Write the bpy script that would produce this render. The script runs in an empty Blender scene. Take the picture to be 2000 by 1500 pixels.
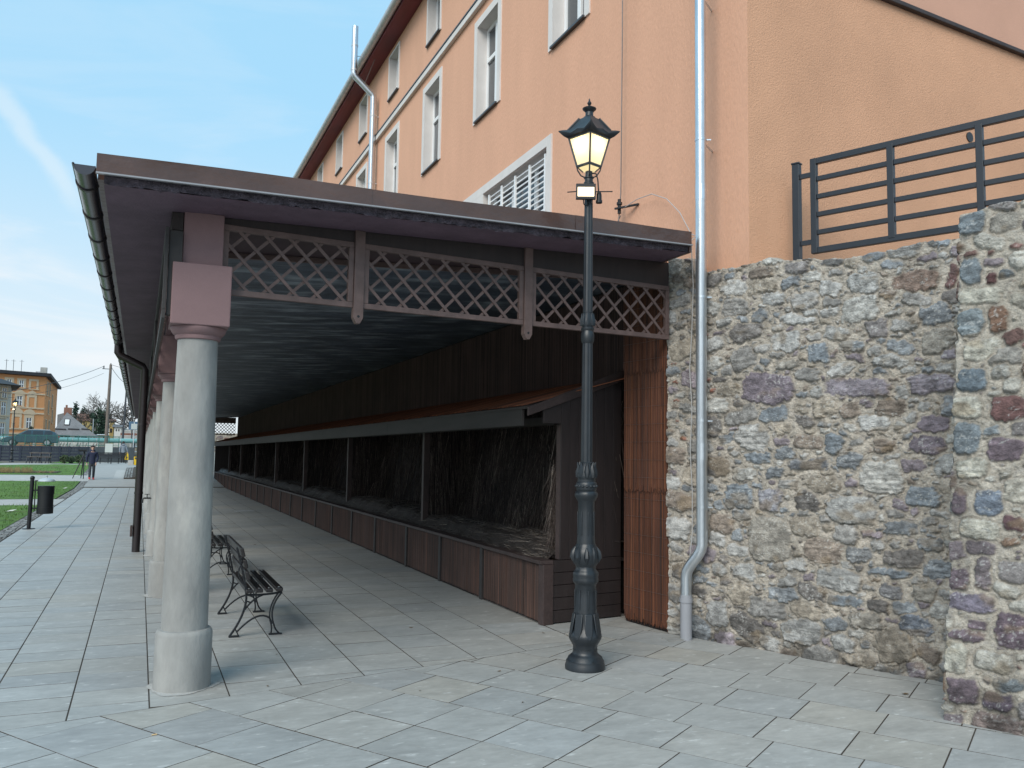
import bpy, bmesh, math, random
import numpy as np
from mathutils import Vector as V, Matrix
random.seed(7)
R = math.radians
sc = bpy.context.scene
COL = sc.collection

# ------------------------------------------------------------------ camera frame (2000 x 1500 photo)
FOC = 1665.28
YAW, PITCH, ROLL = R(23.446), R(4.883), R(0.884)
EYE = V((0, 0, 1.75))
_F = V((math.sin(YAW)*math.cos(PITCH), math.cos(YAW)*math.cos(PITCH), math.sin(PITCH)))
_r = V((math.cos(YAW), -math.sin(YAW), 0))
_u = _r.cross(_F)
CR = _r*math.cos(ROLL) + _u*math.sin(ROLL)
CU = -_r*math.sin(ROLL) + _u*math.cos(ROLL)

def at(px, py, Y):
    """point at depth Y seen at photo pixel (px, py): used to measure the far town"""
    d = CR*((px-1000)/FOC) - CU*((py-750)/FOC) + _F
    return EYE + d*(Y/d.y)

# ------------------------------------------------------------------ numpy noise
def _lat(seed):
    return np.random.RandomState(seed).rand(256, 256)
_LATS = {}
def vnoise(x, y, seed=0):
    if seed not in _LATS: _LATS[seed] = _lat(seed)
    t = _LATS[seed]
    xi = np.floor(x).astype(int); yi = np.floor(y).astype(int)
    fx = x-xi; fy = y-yi
    fx = fx*fx*(3-2*fx); fy = fy*fy*(3-2*fy)
    a = t[xi & 255, yi & 255]; b = t[(xi+1) & 255, yi & 255]
    c = t[xi & 255, (yi+1) & 255]; d = t[(xi+1) & 255, (yi+1) & 255]
    return (a*(1-fx)+b*fx)*(1-fy) + (c*(1-fx)+d*fx)*fy
def fbm(x, y, octv=4, seed=0, gain=.5):
    s = 0; a = 1; tot = 0
    for o in range(octv):
        s = s + a*vnoise(x*2**o+17.3*o, y*2**o+5.1*o, seed+o); tot += a; a *= gain
    return s/tot
def sstep(a, b, x):
    t = np.clip((x-a)/(b-a), 0, 1); return t*t*(3-2*t)

# ------------------------------------------------------------------ materials
def M(name, col, rough=.6, var=.18, scale=6, stretch=(1, 1, 1), bump=0.0, bscale=80, bdist=.01, metal=0, attr=False,
      spec=.5, var2=0, scale2=40, hue=None, emit=None, estr=0, bstretch=None, coat=0, piece=False):
    m = bpy.data.materials.new(name); m.use_nodes = True
    nt = m.node_tree; N = nt.nodes; L = nt.links
    b = N['Principled BSDF']
    b.inputs['Roughness'].default_value = rough
    b.inputs['Metallic'].default_value = metal
    b.inputs['Specular IOR Level'].default_value = spec
    if coat: b.inputs['Coat Weight'].default_value = coat
    tc = N.new('ShaderNodeTexCoord')
    mp = N.new('ShaderNodeMapping'); mp.inputs['Scale'].default_value = stretch
    if piece:
        pa = N.new('ShaderNodeAttribute'); pa.attribute_name = 'Col'
        pv = N.new('ShaderNodeVectorMath'); pv.operation = 'MULTIPLY_ADD'; L.new(pa.outputs['Color'], pv.inputs[0]); pv.inputs[1].default_value = (211, 173, 97)
        L.new(tc.outputs['Object'], pv.inputs[2]); L.new(pv.outputs[0], mp.inputs['Vector'])
    else: L.new(tc.outputs['Object'], mp.inputs['Vector'])
    def noise(sc_, det=6, src=mp):
        n = N.new('ShaderNodeTexNoise'); n.inputs['Scale'].default_value = sc_; n.inputs['Detail'].default_value = det
        n.inputs['Roughness'].default_value = .6
        L.new(src.outputs['Vector'], n.inputs['Vector']); return n
    if attr:
        at_ = N.new('ShaderNodeAttribute'); at_.attribute_name = 'Col'; base = at_.outputs['Color']
    else:
        rg = N.new('ShaderNodeRGB'); rg.outputs[0].default_value = (*col, 1); base = rg.outputs[0]
    def vary(base, amt, sc_, ):
        n = noise(sc_)
        mr = N.new('ShaderNodeMapRange'); mr.inputs['From Min'].default_value = .3; mr.inputs['From Max'].default_value = .7
        mr.inputs['To Min'].default_value = 1-amt; mr.inputs['To Max'].default_value = 1+amt
        L.new(n.outputs['Fac'], mr.inputs['Value'])
        vm = N.new('ShaderNodeVectorMath'); vm.operation = 'SCALE'
        L.new(base, vm.inputs[0]); L.new(mr.outputs['Result'], vm.inputs['Scale'])
        return vm.outputs['Vector']
    if hue:
        n = noise(hue[1]); rp = N.new('ShaderNodeValToRGB')
        rp.color_ramp.elements[0].position = hue[2]; rp.color_ramp.elements[1].position = hue[3]
        L.new(n.outputs['Fac'], rp.inputs['Fac'])
        mx = N.new('ShaderNodeMix'); mx.data_type = 'RGBA'
        L.new(rp.outputs['Color'], mx.inputs['Factor']); L.new(base, mx.inputs['A']); mx.inputs['B'].default_value = (*hue[0], 1)
        base = mx.outputs['Result']
    if var: base = vary(base, var, scale)
    if var2: base = vary(base, var2, scale2)
    L.new(base, b.inputs['Base Color'])
    if bump:
        src = mp
        if bstretch:
            src = N.new('ShaderNodeMapping'); src.inputs['Scale'].default_value = bstretch
            L.new(tc.outputs['Object'], src.inputs['Vector'])
        n = noise(bscale, 5, src); bp = N.new('ShaderNodeBump'); bp.inputs['Strength'].default_value = bump
        bp.inputs['Distance'].default_value = bdist
        L.new(n.outputs['Fac'], bp.inputs['Height']); L.new(bp.outputs['Normal'], b.inputs['Normal'])
    if emit:
        b.inputs['Emission Color'].default_value = (*emit, 1); b.inputs['Emission Strength'].default_value = estr
    return m

MT = {}
MT['facade'] = M('peach_render', (.665, .37, .245), .9, .06, 1.2, stretch=(1, 1, .3), bump=.55, bscale=24, bdist=.012, var2=.07, scale2=60, bstretch=(1, 1, .6))
MT['facade2'] = M('orange_render', (.64, .35, .215), .9, .10, .8, bump=.8, bscale=60, bdist=.012, var2=.05, scale2=140)
MT['facade3'] = M('pink_render', (.62, .345, .245), .9, .05, 1.0, bump=.6, bscale=90, bdist=.008, var2=.05, scale2=140)
MT['white'] = M('pale_trim', (.66, .63, .61), .8, .06, 3, bump=.3, bscale=120, bdist=.004)
MT['white_pvc'] = M('white_plastic', (.78, .79, .8), .35, .03, 3)
MT['sill'] = M('dark_sill_metal', (.045, .047, .055), .4, .1, 5)
MT['glass'] = M('window_glass', (.045, .055, .065), .06, .2, 2, spec=1.0)
MT['zinc'] = M('galvanised_steel', (.62, .66, .70), .32, .14, 7, metal=.9, stretch=(1, 1, .25), var2=.06, scale2=60)
MT['zincold'] = M('weathered_zinc', (.55, .57, .59), .42, .15, 6, metal=.35)
MT['greypvc'] = M('grey_plastic_pipe', (.30, .31, .34), .45, .05, 6)
MT['eave'] = M('maroon_eave_board', (.16, .03, .042), .6, .25, 3, stretch=(1, .15, 1))
MT['rooftile'] = M('red_roof_tile', (.16, .05, .04), .7, .25, 6)
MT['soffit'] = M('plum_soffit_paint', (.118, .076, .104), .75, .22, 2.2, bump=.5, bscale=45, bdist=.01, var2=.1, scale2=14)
MT['soffit_shaded'] = M('shaded_maroon_soffit', (.04, .02, .024), .75, .2, 3)  # soffit colour darkened to paint in the shade behind the front lattice
MT['capital'] = M('rose_paint', (.225, .138, .14), .75, .07, 3, bump=.4, bscale=110, bdist=.005)
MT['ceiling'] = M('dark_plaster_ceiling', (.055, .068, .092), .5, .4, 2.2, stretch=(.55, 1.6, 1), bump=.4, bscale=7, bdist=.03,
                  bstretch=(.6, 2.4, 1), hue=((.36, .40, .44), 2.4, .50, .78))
MT['fascia'] = M('brown_sheet_metal', (.105, .058, .046), .33, .25, 2.5, metal=.3, stretch=(.6, .6, 1), spec=.7, bump=.5, bscale=2.2, bdist=.08)
MT['lip'] = M('drip_edge', (.34, .33, .34), .4, .1, 4, metal=.3)
MT['slabedge'] = M('rough_concrete_edge', (.075, .06, .075), .9, .5, 18, bump=1, bscale=40, bdist=.03, var2=.3, scale2=70)
MT['gutter'] = M('dark_gutter_metal', (.035, .032, .04), .25, .15, 4, spec=.8)
MT['blackpipe'] = M('black_brown_pipe', (.022, .017, .018), .35, .12, 3)
MT['concrete'] = M('column_concrete', (.285, .283, .272), .8, .17, 2.3, stretch=(1, 1, .4), bump=.6, bscale=22, bdist=.01, var2=.12, scale2=9,
                   hue=((.37, .36, .335), 3.1, .54, .72))
MT['wood'] = M('brown_stained_wood', (.045, .029, .027), .6, .3, 5, stretch=(1, 1, 1), bump=.4, bscale=30, bdist=.004, var2=.15, scale2=40)
MT['woodlat'] = M('lattice_wood', (.125, .082, .074), .6, .25, 9, bump=.3, bscale=60, bdist=.003)
MT['wooddark'] = M('dark_stained_boards', (.024, .0165, .016), .6, .25, 4, stretch=(4, 4, .5), bump=.4, bscale=20, bdist=.004)
MT['woodgrey'] = M('weathered_fascia_wood', (.033, .028, .027), .65, .25, 4, stretch=(1, .4, 2), bump=.4, bscale=30, bdist=.004)
MT['reed'] = M('willow_reed', (.2, .08, .04), .7, .22, 1.6, attr=True)
MT['twig'] = M('dry_twigs', (.08, .06, .05), .65, .2, 20, attr=True)
MT['straw'] = M('straw', (.1, .08, .06), .6, .2, 20, attr=True)
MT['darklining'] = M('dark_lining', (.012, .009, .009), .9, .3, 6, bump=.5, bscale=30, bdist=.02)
MT['stone'] = M('rubble_stone', (.4, .4, .4), .85, .16, 34, attr=True, bump=1.0, bscale=60, bdist=.02, var2=.16, scale2=110)
MT['slab'] = M('sandstone_slab', (.4, .4, .4), .5, .13, 2.4, attr=True, stretch=(1, 2.2, 1), bump=.3, bscale=26, bdist=.004, var2=.10, scale2=13,
               hue=((.56, .56, .54), 8.0, .60, .72), piece=True)
MT['sand'] = M('joint_sand', (.055, .044, .034), .95, .3, 20)
MT['ground'] = M('earth_ground', (.16, .14, .11), .95, .3, .6)
MT['path'] = M('grey_path_paving', (.34, .335, .32), .8, .10, 2, var2=.08, scale2=30)
MT['lightpath'] = M('pale_gravel_path', (.42, .41, .39), .9, .10, 3, var2=.1, scale2=60)
MT['cobble'] = M('granite_setts', (.2, .2, .19), .85, .2, 6, attr=True, bump=.4, bscale=40, bdist=.01)
MT['lawn'] = M('lawn_turf', (.085, .17, .025), .95, .3, 1.4, var2=.3, scale2=14, hue=((.10, .085, .035), .5, .60, .72), bump=.8, bscale=30, bdist=.03)
MT['grass'] = M('grass_blades', (.085, .17, .028), .8, .3, .8)
MT['soil'] = M('dark_soil', (.06, .045, .035), .95, .3, 5, bump=.8, bscale=20, bdist=.03)
MT['iron'] = M('cast_iron_black', (.012, .016, .021), .42, .25, 10, bump=.25, bscale=70, bdist=.003, spec=.6)
MT['blackmetal'] = M('black_steel', (.007, .008, .011), .5, .1, 6)
MT['benchwood'] = M('bench_slat_wood', (.013, .009, .009), .38, .25, 6, stretch=(6, 1, 6), spec=.6)
MT['railmetal'] = M('anthracite_rail', (.017, .021, .029), .42, .1, 6)
MT['wire'] = M('conductor_wire', (.16, .15, .15), .5, .1, 6, metal=.5)
MT['cable'] = M('white_cable', (.42, .42, .42), .5, .05, 6)
MT['bulb'] = M('lamp_bulb', (1, .9, .7), .5, 0, emit=(1, .80, .45), estr=24)
MT['flood'] = M('floodlight_panel', (1, .95, .8), .5, 0, emit=(1, .76, .42), estr=1.7)
MT['leaf'] = M('fallen_leaf', (.13, .085, .04), .7, .3, 20)
MT['paper'] = M('pale_scrap', (.7, .66, .6), .8, .1, 5)
MT['butt'] = M('cigarette_paper', (.6, .42, .22), .8, .1, 30)

def lamp_pane():
    m = bpy.data.materials.new('frosted_lamp_pane'); m.use_nodes = True
    N = m.node_tree.nodes; L = m.node_tree.links
    out = N['Material Output']; N.remove(N['Principled BSDF'])
    t = N.new('ShaderNodeBsdfTranslucent'); t.inputs['Color'].default_value = (.95, .90, .72, 1)
    e = N.new('ShaderNodeEmission'); e.inputs['Color'].default_value = (1, .80, .46, 1); e.inputs['Strength'].default_value = .16
    g = N.new('ShaderNodeBsdfGlossy'); g.inputs['Roughness'].default_value = .25
    d = N.new('ShaderNodeBsdfDiffuse'); d.inputs['Color'].default_value = (.8, .76, .62, 1)
    a = N.new('ShaderNodeMixShader'); a.inputs[0].default_value = .35
    L.new(t.outputs[0], a.inputs[1]); L.new(d.outputs[0], a.inputs[2])
    b = N.new('ShaderNodeAddShader'); L.new(a.outputs[0], b.inputs[0]); L.new(e.outputs[0], b.inputs[1])
    c = N.new('ShaderNodeMixShader'); c.inputs[0].default_value = .05
    L.new(b.outputs[0], c.inputs[1]); L.new(g.outputs[0], c.inputs[2]); L.new(c.outputs[0], out.inputs[0])
    return m
MT['pane'] = lamp_pane()

# ------------------------------------------------------------------ object helpers
def tag(o, label=None, cat=None, group=None, kind=None):
    if label: o['label'] = label
    if cat: o['category'] = cat
    if group: o['group'] = group
    if kind: o['kind'] = kind
    return o
def thing(name, loc=(0, 0, 0), rz=0, label=None, cat=None, group=None):
    o = bpy.data.objects.new(name, None); COL.objects.link(o)
    o.location = loc; o.rotation_euler = (0, 0, rz); o.empty_display_size = .1
    return tag(o, label, cat, group)
def copy_tree(o, parent=None):
    c = o.copy(); COL.objects.link(c); c.parent = parent
    for ch in o.children: copy_tree(ch, c)
    return c
def root_loc(p):
    while p.parent: p = p.parent
    return V(p.location)

class MB:
    def __init__(s): s.v = []; s.f = []; s.c = []; s.col = (1, 1, 1)
    def add(s, vs, fs):
        n = len(s.v); s.v += [tuple(x) for x in vs]; s.c += [s.col]*len(vs)
        s.f += [tuple(i+n for i in f) for f in fs]; return s
    def box(s, x0, x1, y0, y1, z0, z1):
        vs = [(x, y, z) for z in (z0, z1) for y in (y0, y1) for x in (x0, x1)]
        return s.add(vs, [(0, 2, 3, 1), (4, 5, 7, 6), (0, 1, 5, 4), (2, 6, 7, 3), (0, 4, 6, 2), (1, 3, 7, 5)])
    def obox(s, c, a, b, h):
        c, a, b, h = V(c), V(a), V(b), V(h)
        vs = [c+a*i+b*j+h*k for k in (-1, 1) for j in (-1, 1) for i in (-1, 1)]
        return s.add(vs, [(0, 2, 3, 1), (4, 5, 7, 6), (0, 1, 5, 4), (2, 6, 7, 3), (0, 4, 6, 2), (1, 3, 7, 5)])
    def bar(s, p, q, w, h, up=(0, 0, 1)):
        p, q, up = V(p), V(q), V(up); d = (q-p)
        side = d.cross(up)
        if side.length < 1e-6: side = d.cross(V((1, 0, 0)))
        side.normalize(); u2 = side.cross(d).normalized()
        return s.obox((p+q)/2, d/2, side*(w/2), u2*(h/2))
    def prism(s, poly, ext):
        ext = V(ext); n = len(poly); a = [V(p) for p in poly]; b = [p+ext for p in a]
        fs = [tuple(range(n-1, -1, -1)), tuple(range(n, 2*n))] + [(i, (i+1) % n, n+(i+1) % n, n+i) for i in range(n)]
        return s.add(a+b, fs)
    def quad(s, *p): return s.add(p, [tuple(range(len(p)))])
    def tube(s, path, r, n=8, cap=True):
        path = [V(p) for p in path]; k = len(path)
        rs = r if isinstance(r, (list, tuple)) else [r]*k
        ref = None; vs = []
        for i, p in enumerate(path):
            d = (path[min(i+1, k-1)]-path[max(i-1, 0)])
            if d.length < 1e-9: d = V((0, 0, 1))
            d.normalize()
            if ref is None:
                ref = d.cross(V((0, 0, 1)))
                if ref.length < 1e-3: ref = d.cross(V((0, 1, 0)))
            ref = (ref - d*ref.dot(d))
            if ref.length < 1e-6: ref = d.orthogonal()
            ref.normalize(); b = d.cross(ref)
            for j in range(n):
                t = 2*math.pi*j/n; vs.append(p+(ref*math.cos(t)+b*math.sin(t))*rs[i])
        fs = [(i*n+j, i*n+(j+1) % n, (i+1)*n+(j+1) % n, (i+1)*n+j) for i in range(k-1) for j in range(n)]
        if cap: fs += [tuple(range(n-1, -1, -1)), tuple(range((k-1)*n, k*n))]
        return s.add(vs, fs)
    def lathe(s, prof, n=24, c=(0, 0, 0), flute=0, nf=8):
        c = V(c); vs = []
        for r, z in prof:
            for j in range(n):
                t = 2*math.pi*j/n; rr = r*(1+flute*math.cos(nf*t)) if flute else r
                vs.append(c+V((rr*math.cos(t), rr*math.sin(t), z)))
        k = len(prof)
        fs = [(i*n+j, i*n+(j+1) % n, (i+1)*n+(j+1) % n, (i+1)*n+j) for i in range(k-1) for j in range(n)]
        fs += [tuple(range(n-1, -1, -1)), tuple(range((k-1)*n, k*n))]
        return s.add(vs, fs)
    def sphere(s, c, rx, ry=None, rz=None, n=10, m=6):
        ry = ry or rx; rz = rz or rx
        return s.lathe_e(c, rx, ry, rz, n, m)
    def lathe_e(s, c, rx, ry, rz, n, m):
        c = V(c); vs = []
        for i in range(m+1):
            a = -math.pi/2+math.pi*i/m; cr = max(math.cos(a), .02)
            for j in range(n):
                t = 2*math.pi*j/n
                vs.append(c+V((rx*cr*math.cos(t), ry*cr*math.sin(t), rz*math.sin(a))))
        fs = [(i*n+j, i*n+(j+1) % n, (i+1)*n+(j+1) % n, (i+1)*n+j) for i in range(m) for j in range(n)]
        fs += [tuple(range(n-1, -1, -1)), tuple(range(m*n, (m+1)*n))]
        return s.add(vs, fs)
    def build(s, name, mat, parent=None, smooth=False, bevel=0, world=True):
        me = bpy.data.meshes.new(name)
        off = root_loc(parent) if (parent is not None and world) else V((0, 0, 0))
        me.from_pydata([(x-off.x, y-off.y, z-off.z) for x, y, z in s.v], [], s.f)
        ca = me.color_attributes.new('Col', 'FLOAT_COLOR', 'POINT')
        ca.data.foreach_set('color', np.array([(*c, 1) for c in s.c], dtype=np.float32).ravel())
        me.materials.append(mat)
        o = bpy.data.objects.new(name, me); COL.objects.link(o)
        if parent is not None: o.parent = parent
        if smooth:
            me.polygons.foreach_set('use_smooth', [True]*len(me.polygons))
            try: me.set_sharp_from_angle(angle=R(38))
            except Exception: pass
        if bevel:
            b = o.modifiers.new('bevel', 'BEVEL'); b.width = bevel; b.segments = 2; b.limit_method = 'ANGLE'; b.angle_limit = R(40)
        me.update(); return o

def grid_mesh(name, P, C, mat, parent=None, extra=None, smooth=True):
    """P (nv,nu,3) C (nv,nu,3)"""
    nv, nu = P.shape[:2]
    off = np.array(root_loc(parent)) if parent is not None else np.zeros(3)
    co = (P.reshape(-1, 3)-off).astype(np.float32)
    idx = np.arange(nv*nu).reshape(nv, nu)
    q = np.stack([idx[:-1, :-1], idx[:-1, 1:], idx[1:, 1:], idx[1:, :-1]], -1).reshape(-1, 4)
    me = bpy.data.meshes.new(name)
    me.vertices.add(len(co)); me.vertices.foreach_set('co', co.ravel())
    me.loops.add(q.size); me.loops.foreach_set('vertex_index', q.ravel().astype(np.int32))
    me.polygons.add(len(q)); me.polygons.foreach_set('loop_start', np.arange(0, q.size, 4, dtype=np.int32))
    try: me.polygons.foreach_set('loop_total', np.full(len(q), 4, dtype=np.int32))
    except Exception: pass
    me.update(calc_edges=True); me.validate()
    ca = me.color_attributes.new('Col', 'FLOAT_COLOR', 'POINT')
    cc = np.concatenate([C.reshape(-1, 3), np.ones((len(co), 1))], 1).astype(np.float32)
    ca.data.foreach_set('color', cc.ravel())
    if smooth: me.polygons.foreach_set('use_smooth', np.ones(len(q), dtype=bool))
    me.materials.append(mat)
    o = bpy.data.objects.new(name, me); COL.objects.link(o)
    if parent is not None: o.parent = parent
    return o

def zterr(y):
    t = min(max((y-44)/20.0, 0), 1); return .76*t
def clip(poly, n, c):
    out = []
    for i in range(len(poly)):
        a, b = poly[i], poly[(i+1) % len(poly)]
        da = n[0]*a[0]+n[1]*a[1]-c; db = n[0]*b[0]+n[1]*b[1]-c
        if da <= 0: out.append(a)
        if (da < 0 < db) or (db < 0 < da):
            t = da/(da-db); out.append((a[0]+(b[0]-a[0])*t, a[1]+(b[1]-a[1])*t))
    return out
def inset(poly, d):
    if len(poly) < 3: return []
    A = sum(poly[i][0]*poly[(i+1) % len(poly)][1]-poly[(i+1) % len(poly)][0]*poly[i][1] for i in range(len(poly)))
    p = poly if A > 0 else poly[::-1]; out = list(p)
    for i in range(len(p)):
        a, b = p[i], p[(i+1) % len(p)]; ex, ey = b[0]-a[0], b[1]-a[1]; l = math.hypot(ex, ey)
        if l < 1e-6: continue
        nx, ny = ey/l, -ex/l
        out = clip(out, (nx, ny), nx*a[0]+ny*a[1]-d)
        if len(out) < 3: return []
    res = []
    for q in out:
        if not res or math.hypot(q[0]-res[-1][0], q[1]-res[-1][1]) > 1e-5: res.append(q)
    return res
def slab(mb, poly, z, col, gap=.0036, ch=.002, zb=None, tilt=.0022):
    p0 = inset(poly, gap)
    if len(p0) < 3: return
    p1 = inset(p0, ch)
    if len(p1) != len(p0): return
    A = sum(p0[i][0]*p0[(i+1) % len(p0)][1]-p0[(i+1) % len(p0)][0]*p0[i][1] for i in range(len(p0)))/2
    if abs(A) < .004: return
    n = len(p0); tx, ty = random.uniform(-tilt, tilt), random.uniform(-tilt, tilt)
    cx = sum(p[0] for p in p0)/n; cy = sum(p[1] for p in p0)/n
    zz = lambda p: z(p[1]) + (p[0]-cx)*tx*2+(p[1]-cy)*ty*2
    mb.col = col
    # align rings by nearest start
    k = min(range(n), key=lambda i: (p1[i][0]-p0[0][0])**2+(p1[i][1]-p0[0][1])**2); p1 = p1[k:]+p1[:k]
    vs = [(p[0], p[1], zz(p)) for p in p1]+[(p[0], p[1], zz(p)-ch*.7) for p in p0]+[(p[0], p[1], zz(p)-.014) for p in p0]
    fs = [tuple(range(n))]
    for r in (0, n): fs += [(r+i, r+n+i, r+n+(i+1) % n, r+(i+1) % n) for i in range(n)]
    k0 = len(mb.c); mb.add(vs, fs)
    for i in range(k0+n, k0+3*n): mb.c[i] = (.062, .052, .042)
# ================================================================== THE SETTING
def strip_sheet(name, xs, ys, dz, mat):
    """terrain following sheet"""
    mb = MB(); nx, ny = len(xs), len(ys)
    mb.add([(x, y, zfar(x, y)+dz) for y in ys for x in xs],
           [(j*nx+i, j*nx+i+1, (j+1)*nx+i+1, (j+1)*nx+i) for j in range(ny-1) for i in range(nx-1)])
    return tag(mb.build(name, mat, smooth=True), kind='structure')
def zfar(x, y):
    if y < 83.2: return zterr(y)
    if y < 84.2: return .76+1.29*(y-83.2)
    if y < 130: return 2.05
    return 2.05+min((y-130)*.012, 3.0)
strip_sheet('ground', [-600, -200, -80, -40, -20, -10, -3, 0, 4, 8, 20, 60, 200, 600],
            [-60, -20, -5, 0, 20, 44, 47, 50, 54, 58, 62, 64, 70, 83.2, 84.2, 95, 130, 200, 400, 1500], -.028, MT['ground'])
mb = MB(); mb.add([(-2.35, -4, -.0032), (9, -4, -.0032), (9, 45.05, -.0032), (-2.35, 45.05, -.0032)], [(0, 1, 2, 3)])
mb.add([(-9, -4, -.0032), (-2.35, -4, -.0032), (-2.35, 12, -.0032), (-9, 12, -.0032)], [(0, 1, 2, 3)])
tag(mb.build('paving_bed', MT['sand']), kind='structure')

def slabcol(warm=0):
    g = random.gauss(0, .010); b = .365+g; t = random.random()
    c = (b*.985, b*.99, b*.955)
    if t < .22: c = (b*.955, b*.975, b*.96)
    elif t < .40: c = (b*1.0, b*.985, b*.93)
    elif t < .45: c = (b*1.02, b*.985, b*.90)
    elif t < .53: c = (b*.90, b*.91, b*.895)
    return c
flat = lambda y: 0.0
BL = lambda x: 6.44+.225*x                     # seam between the two layings
arc = MB()
xs = []
x = 3.94
while x > -2.4: xs.append(x); x -= .53
edges = [-2.33, -1.92, -1.41, -.88, -.355, .145, .68, 1.21, 1.725, 2.25, 2.77, 3.30, 3.96]
for i in range(len(edges)-1):
    x0, x1 = edges[i], edges[i+1]
    y = 5.2+random.uniform(0, .5)
    while y < 45:
        l = random.choice([.53, .53, .53, .50, .56]) if x0 > .1 else random.choice([.53, .36, .36, .45, .53, .40])
        y1 = min(y+l, 45.0)
        p = [(x0, y), (x1, y), (x1, y1), (x0, y1)]
        p = clip(p, (.225, -1), -6.44)          # keep y > seam
        if len(p) >= 3: slab(arc, p, flat, slabcol(), gap=.0042 if y < 25 else .006)
        y = y1
# a little in-fill right of the knee wall
tag(arc.build('arcade_paving', MT['slab']), kind='structure')
fg = MB()
u = V((.547, -.837)); v = V((.837, .547)); S = .537
o0 = V((3.652, 4.499)); o1 = V((4.058, 4.811))
rows = {}
for r_ in range(-24, 10):
    sh = random.choice([0, .12, .25, .4, .5, .32])*S if r_ not in (0, 1) else (0 if r_ == 0 else .16*S)
    k0 = -26
    s0 = sh
    for k in range(-26, 26):
        a = o0 + v*(S*r_) + u*(S*k+s0)
        q = [a, a+u*S, a+u*S+v*S, a+v*S]
        c = (q[0]+q[2])/2
        if c.x < -7.5 or c.x > 8.6 or c.y < -2.5 or c.y > 10.5: continue
        P = [(p.x, p.y) for p in q]
        col = slabcol()
        if c.x < 5.3 and c.y < 7: col = tuple(t*1.03 for t in col)
        A = clip(P, (-.225, 1), 6.44)
        if len(A) >= 3: slab(fg, A, flat, col, gap=.0036)
        B = clip(clip(P, (.225, -1), -6.44), (-1, 0), -3.965)
        if len(B) >= 3: slab(fg, B, flat, col, gap=.0036)
        D = clip(clip(P, (.225, -1), -6.44), (1, 0), -2.335)
        if len(D) >= 3 and c.y < 11: slab(fg, D, flat, col, gap=.0036)
tag(fg.build('forecourt_paving', MT['slab']), kind='structure')

# far path, lawns, cross paths, sett borders
yy = [44.995, 47, 50, 53, 56, 60, 64, 72, 79]
def poly_terr(name, poly, dz, mat, sub=None):
    mb = MB(); mb.add([(x, y, zterr(y)+dz) for x, y in poly], [tuple(range(len(poly)))]); return tag(mb.build(name, mat), kind='structure')
mb = MB()
xl = lambda y: -2.36 if y < 50 else -2.36-(y-50)*.05
for a, b in zip(yy[:-1], yy[1:]):
    mb.add([(xl(a), a, zterr(a)-.002), (5.2, a, zterr(a)-.002), (5.2, b, zterr(b)-.002), (xl(b), b, zterr(b)-.002)], [(0, 1, 2, 3)])
tag(mb.build('far_path', MT['path']), kind='structure')
bh = MB()
def lawn(name, x0, x1, ylo, yhi, dz=.012, nx=40, ny=24):
    mb = MB(); vs = []
    for j in range(ny+1):
        for i in range(nx+1):
            x = x0+(x1-x0)*i/nx; yl, yh = ylo(x), yhi(x); y = yl+(yh-yl)*j/ny
            e = min(i, nx-i, j, ny-j)
            vs.append((x, y, zterr(y)+dz+(random.random()*.03 if e > 0 else 0)))
    n = nx+1
    mb.add(vs, [(j*n+i, j*n+i+1, (j+1)*n+i+1, (j+1)*n+i) for j in range(ny) for i in range(nx)])
    return tag(mb.build(name, MT['lawn'], smooth=True), kind='structure')
lawn('lawn', -16, -2.66, lambda x: 12.3, lambda x: 30.6+(-3-x)*.22)
lawn('lawn', -18, -2.70, lambda x: 34.6+(-2.7-x)*-.1, lambda x: 48.6+(x+2.8)*-.05)
lawn('lawn', -26, -2.9, lambda x: 53.4+(-2.9-x)*.06, lambda x: 66+(-2.9-x)*-.55 if x > -9 else 62.7)
lawn('lawn', -40, -9.2, lambda x: 67.5, lambda x: 73.5)
lawn('lawn', -6.0, -3.3, lambda x: 69.5, lambda x: 79)
def pstrip(name, x0, x1, ylo, yhi, mat, dz, n=20):
    mb = MB(); vs = []
    for i in range(n+1):
        x = x0+(x1-x0)*i/n
        for y in (ylo(x), yhi(x)): vs.append((x, y, zterr(y)+dz))
    mb.add(vs, [(2*i, 2*i+2, 2*i+3, 2*i+1) for i in range(n)])
    return tag(mb.build(name, mat), kind='structure')
pstrip('cross_path', -16, -2.36, lambda x: 30.7+(-3-x)*.22 if x < -2.7 else 30.6, lambda x: 34.5+(-2.7-x)*.1, MT['lightpath'], .004)
pstrip('cross_path', -24, -2.36, lambda x: 48.7+(x+2.8)*-.05, lambda x: 53.3+(-2.9-x)*.06, MT['lightpath'], .004)
pstrip('cross_path', -40, -2.6, lambda x: 62.8 if x < -9 else 66.1+(-2.9-x)*-.55, lambda x: 67.4 if x < -9 else 69.4, MT['lightpath'], .004)
for ya, yb in ((12.0, 31.0), (34.4, 48.7), (53.3, 64)):
    mb = MB(); y = ya
    while y < yb:
        l = random.uniform(.10, .2); x = -2.66 if y < 50 else -2.78-(y-53)*.05
        w0 = x
        xe = -2.345 if y < 50 else -2.36-(y-50)*.05
        while w0 < xe-.03:
            w = min(random.uniform(.09, .16), xe-w0)
            g = random.uniform(.13, .3); c = (g, g*.98, g*.94)
            slab(mb, [(w0, y), (w0+w, y), (w0+w, y+l), (w0, y+l)], lambda q: zterr(q)+.006, c, gap=.006, ch=.008, tilt=.03)
            w0 += w
        y += l
    tag(mb.build('sett_border', MT['cobble']), kind='structure')
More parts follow.
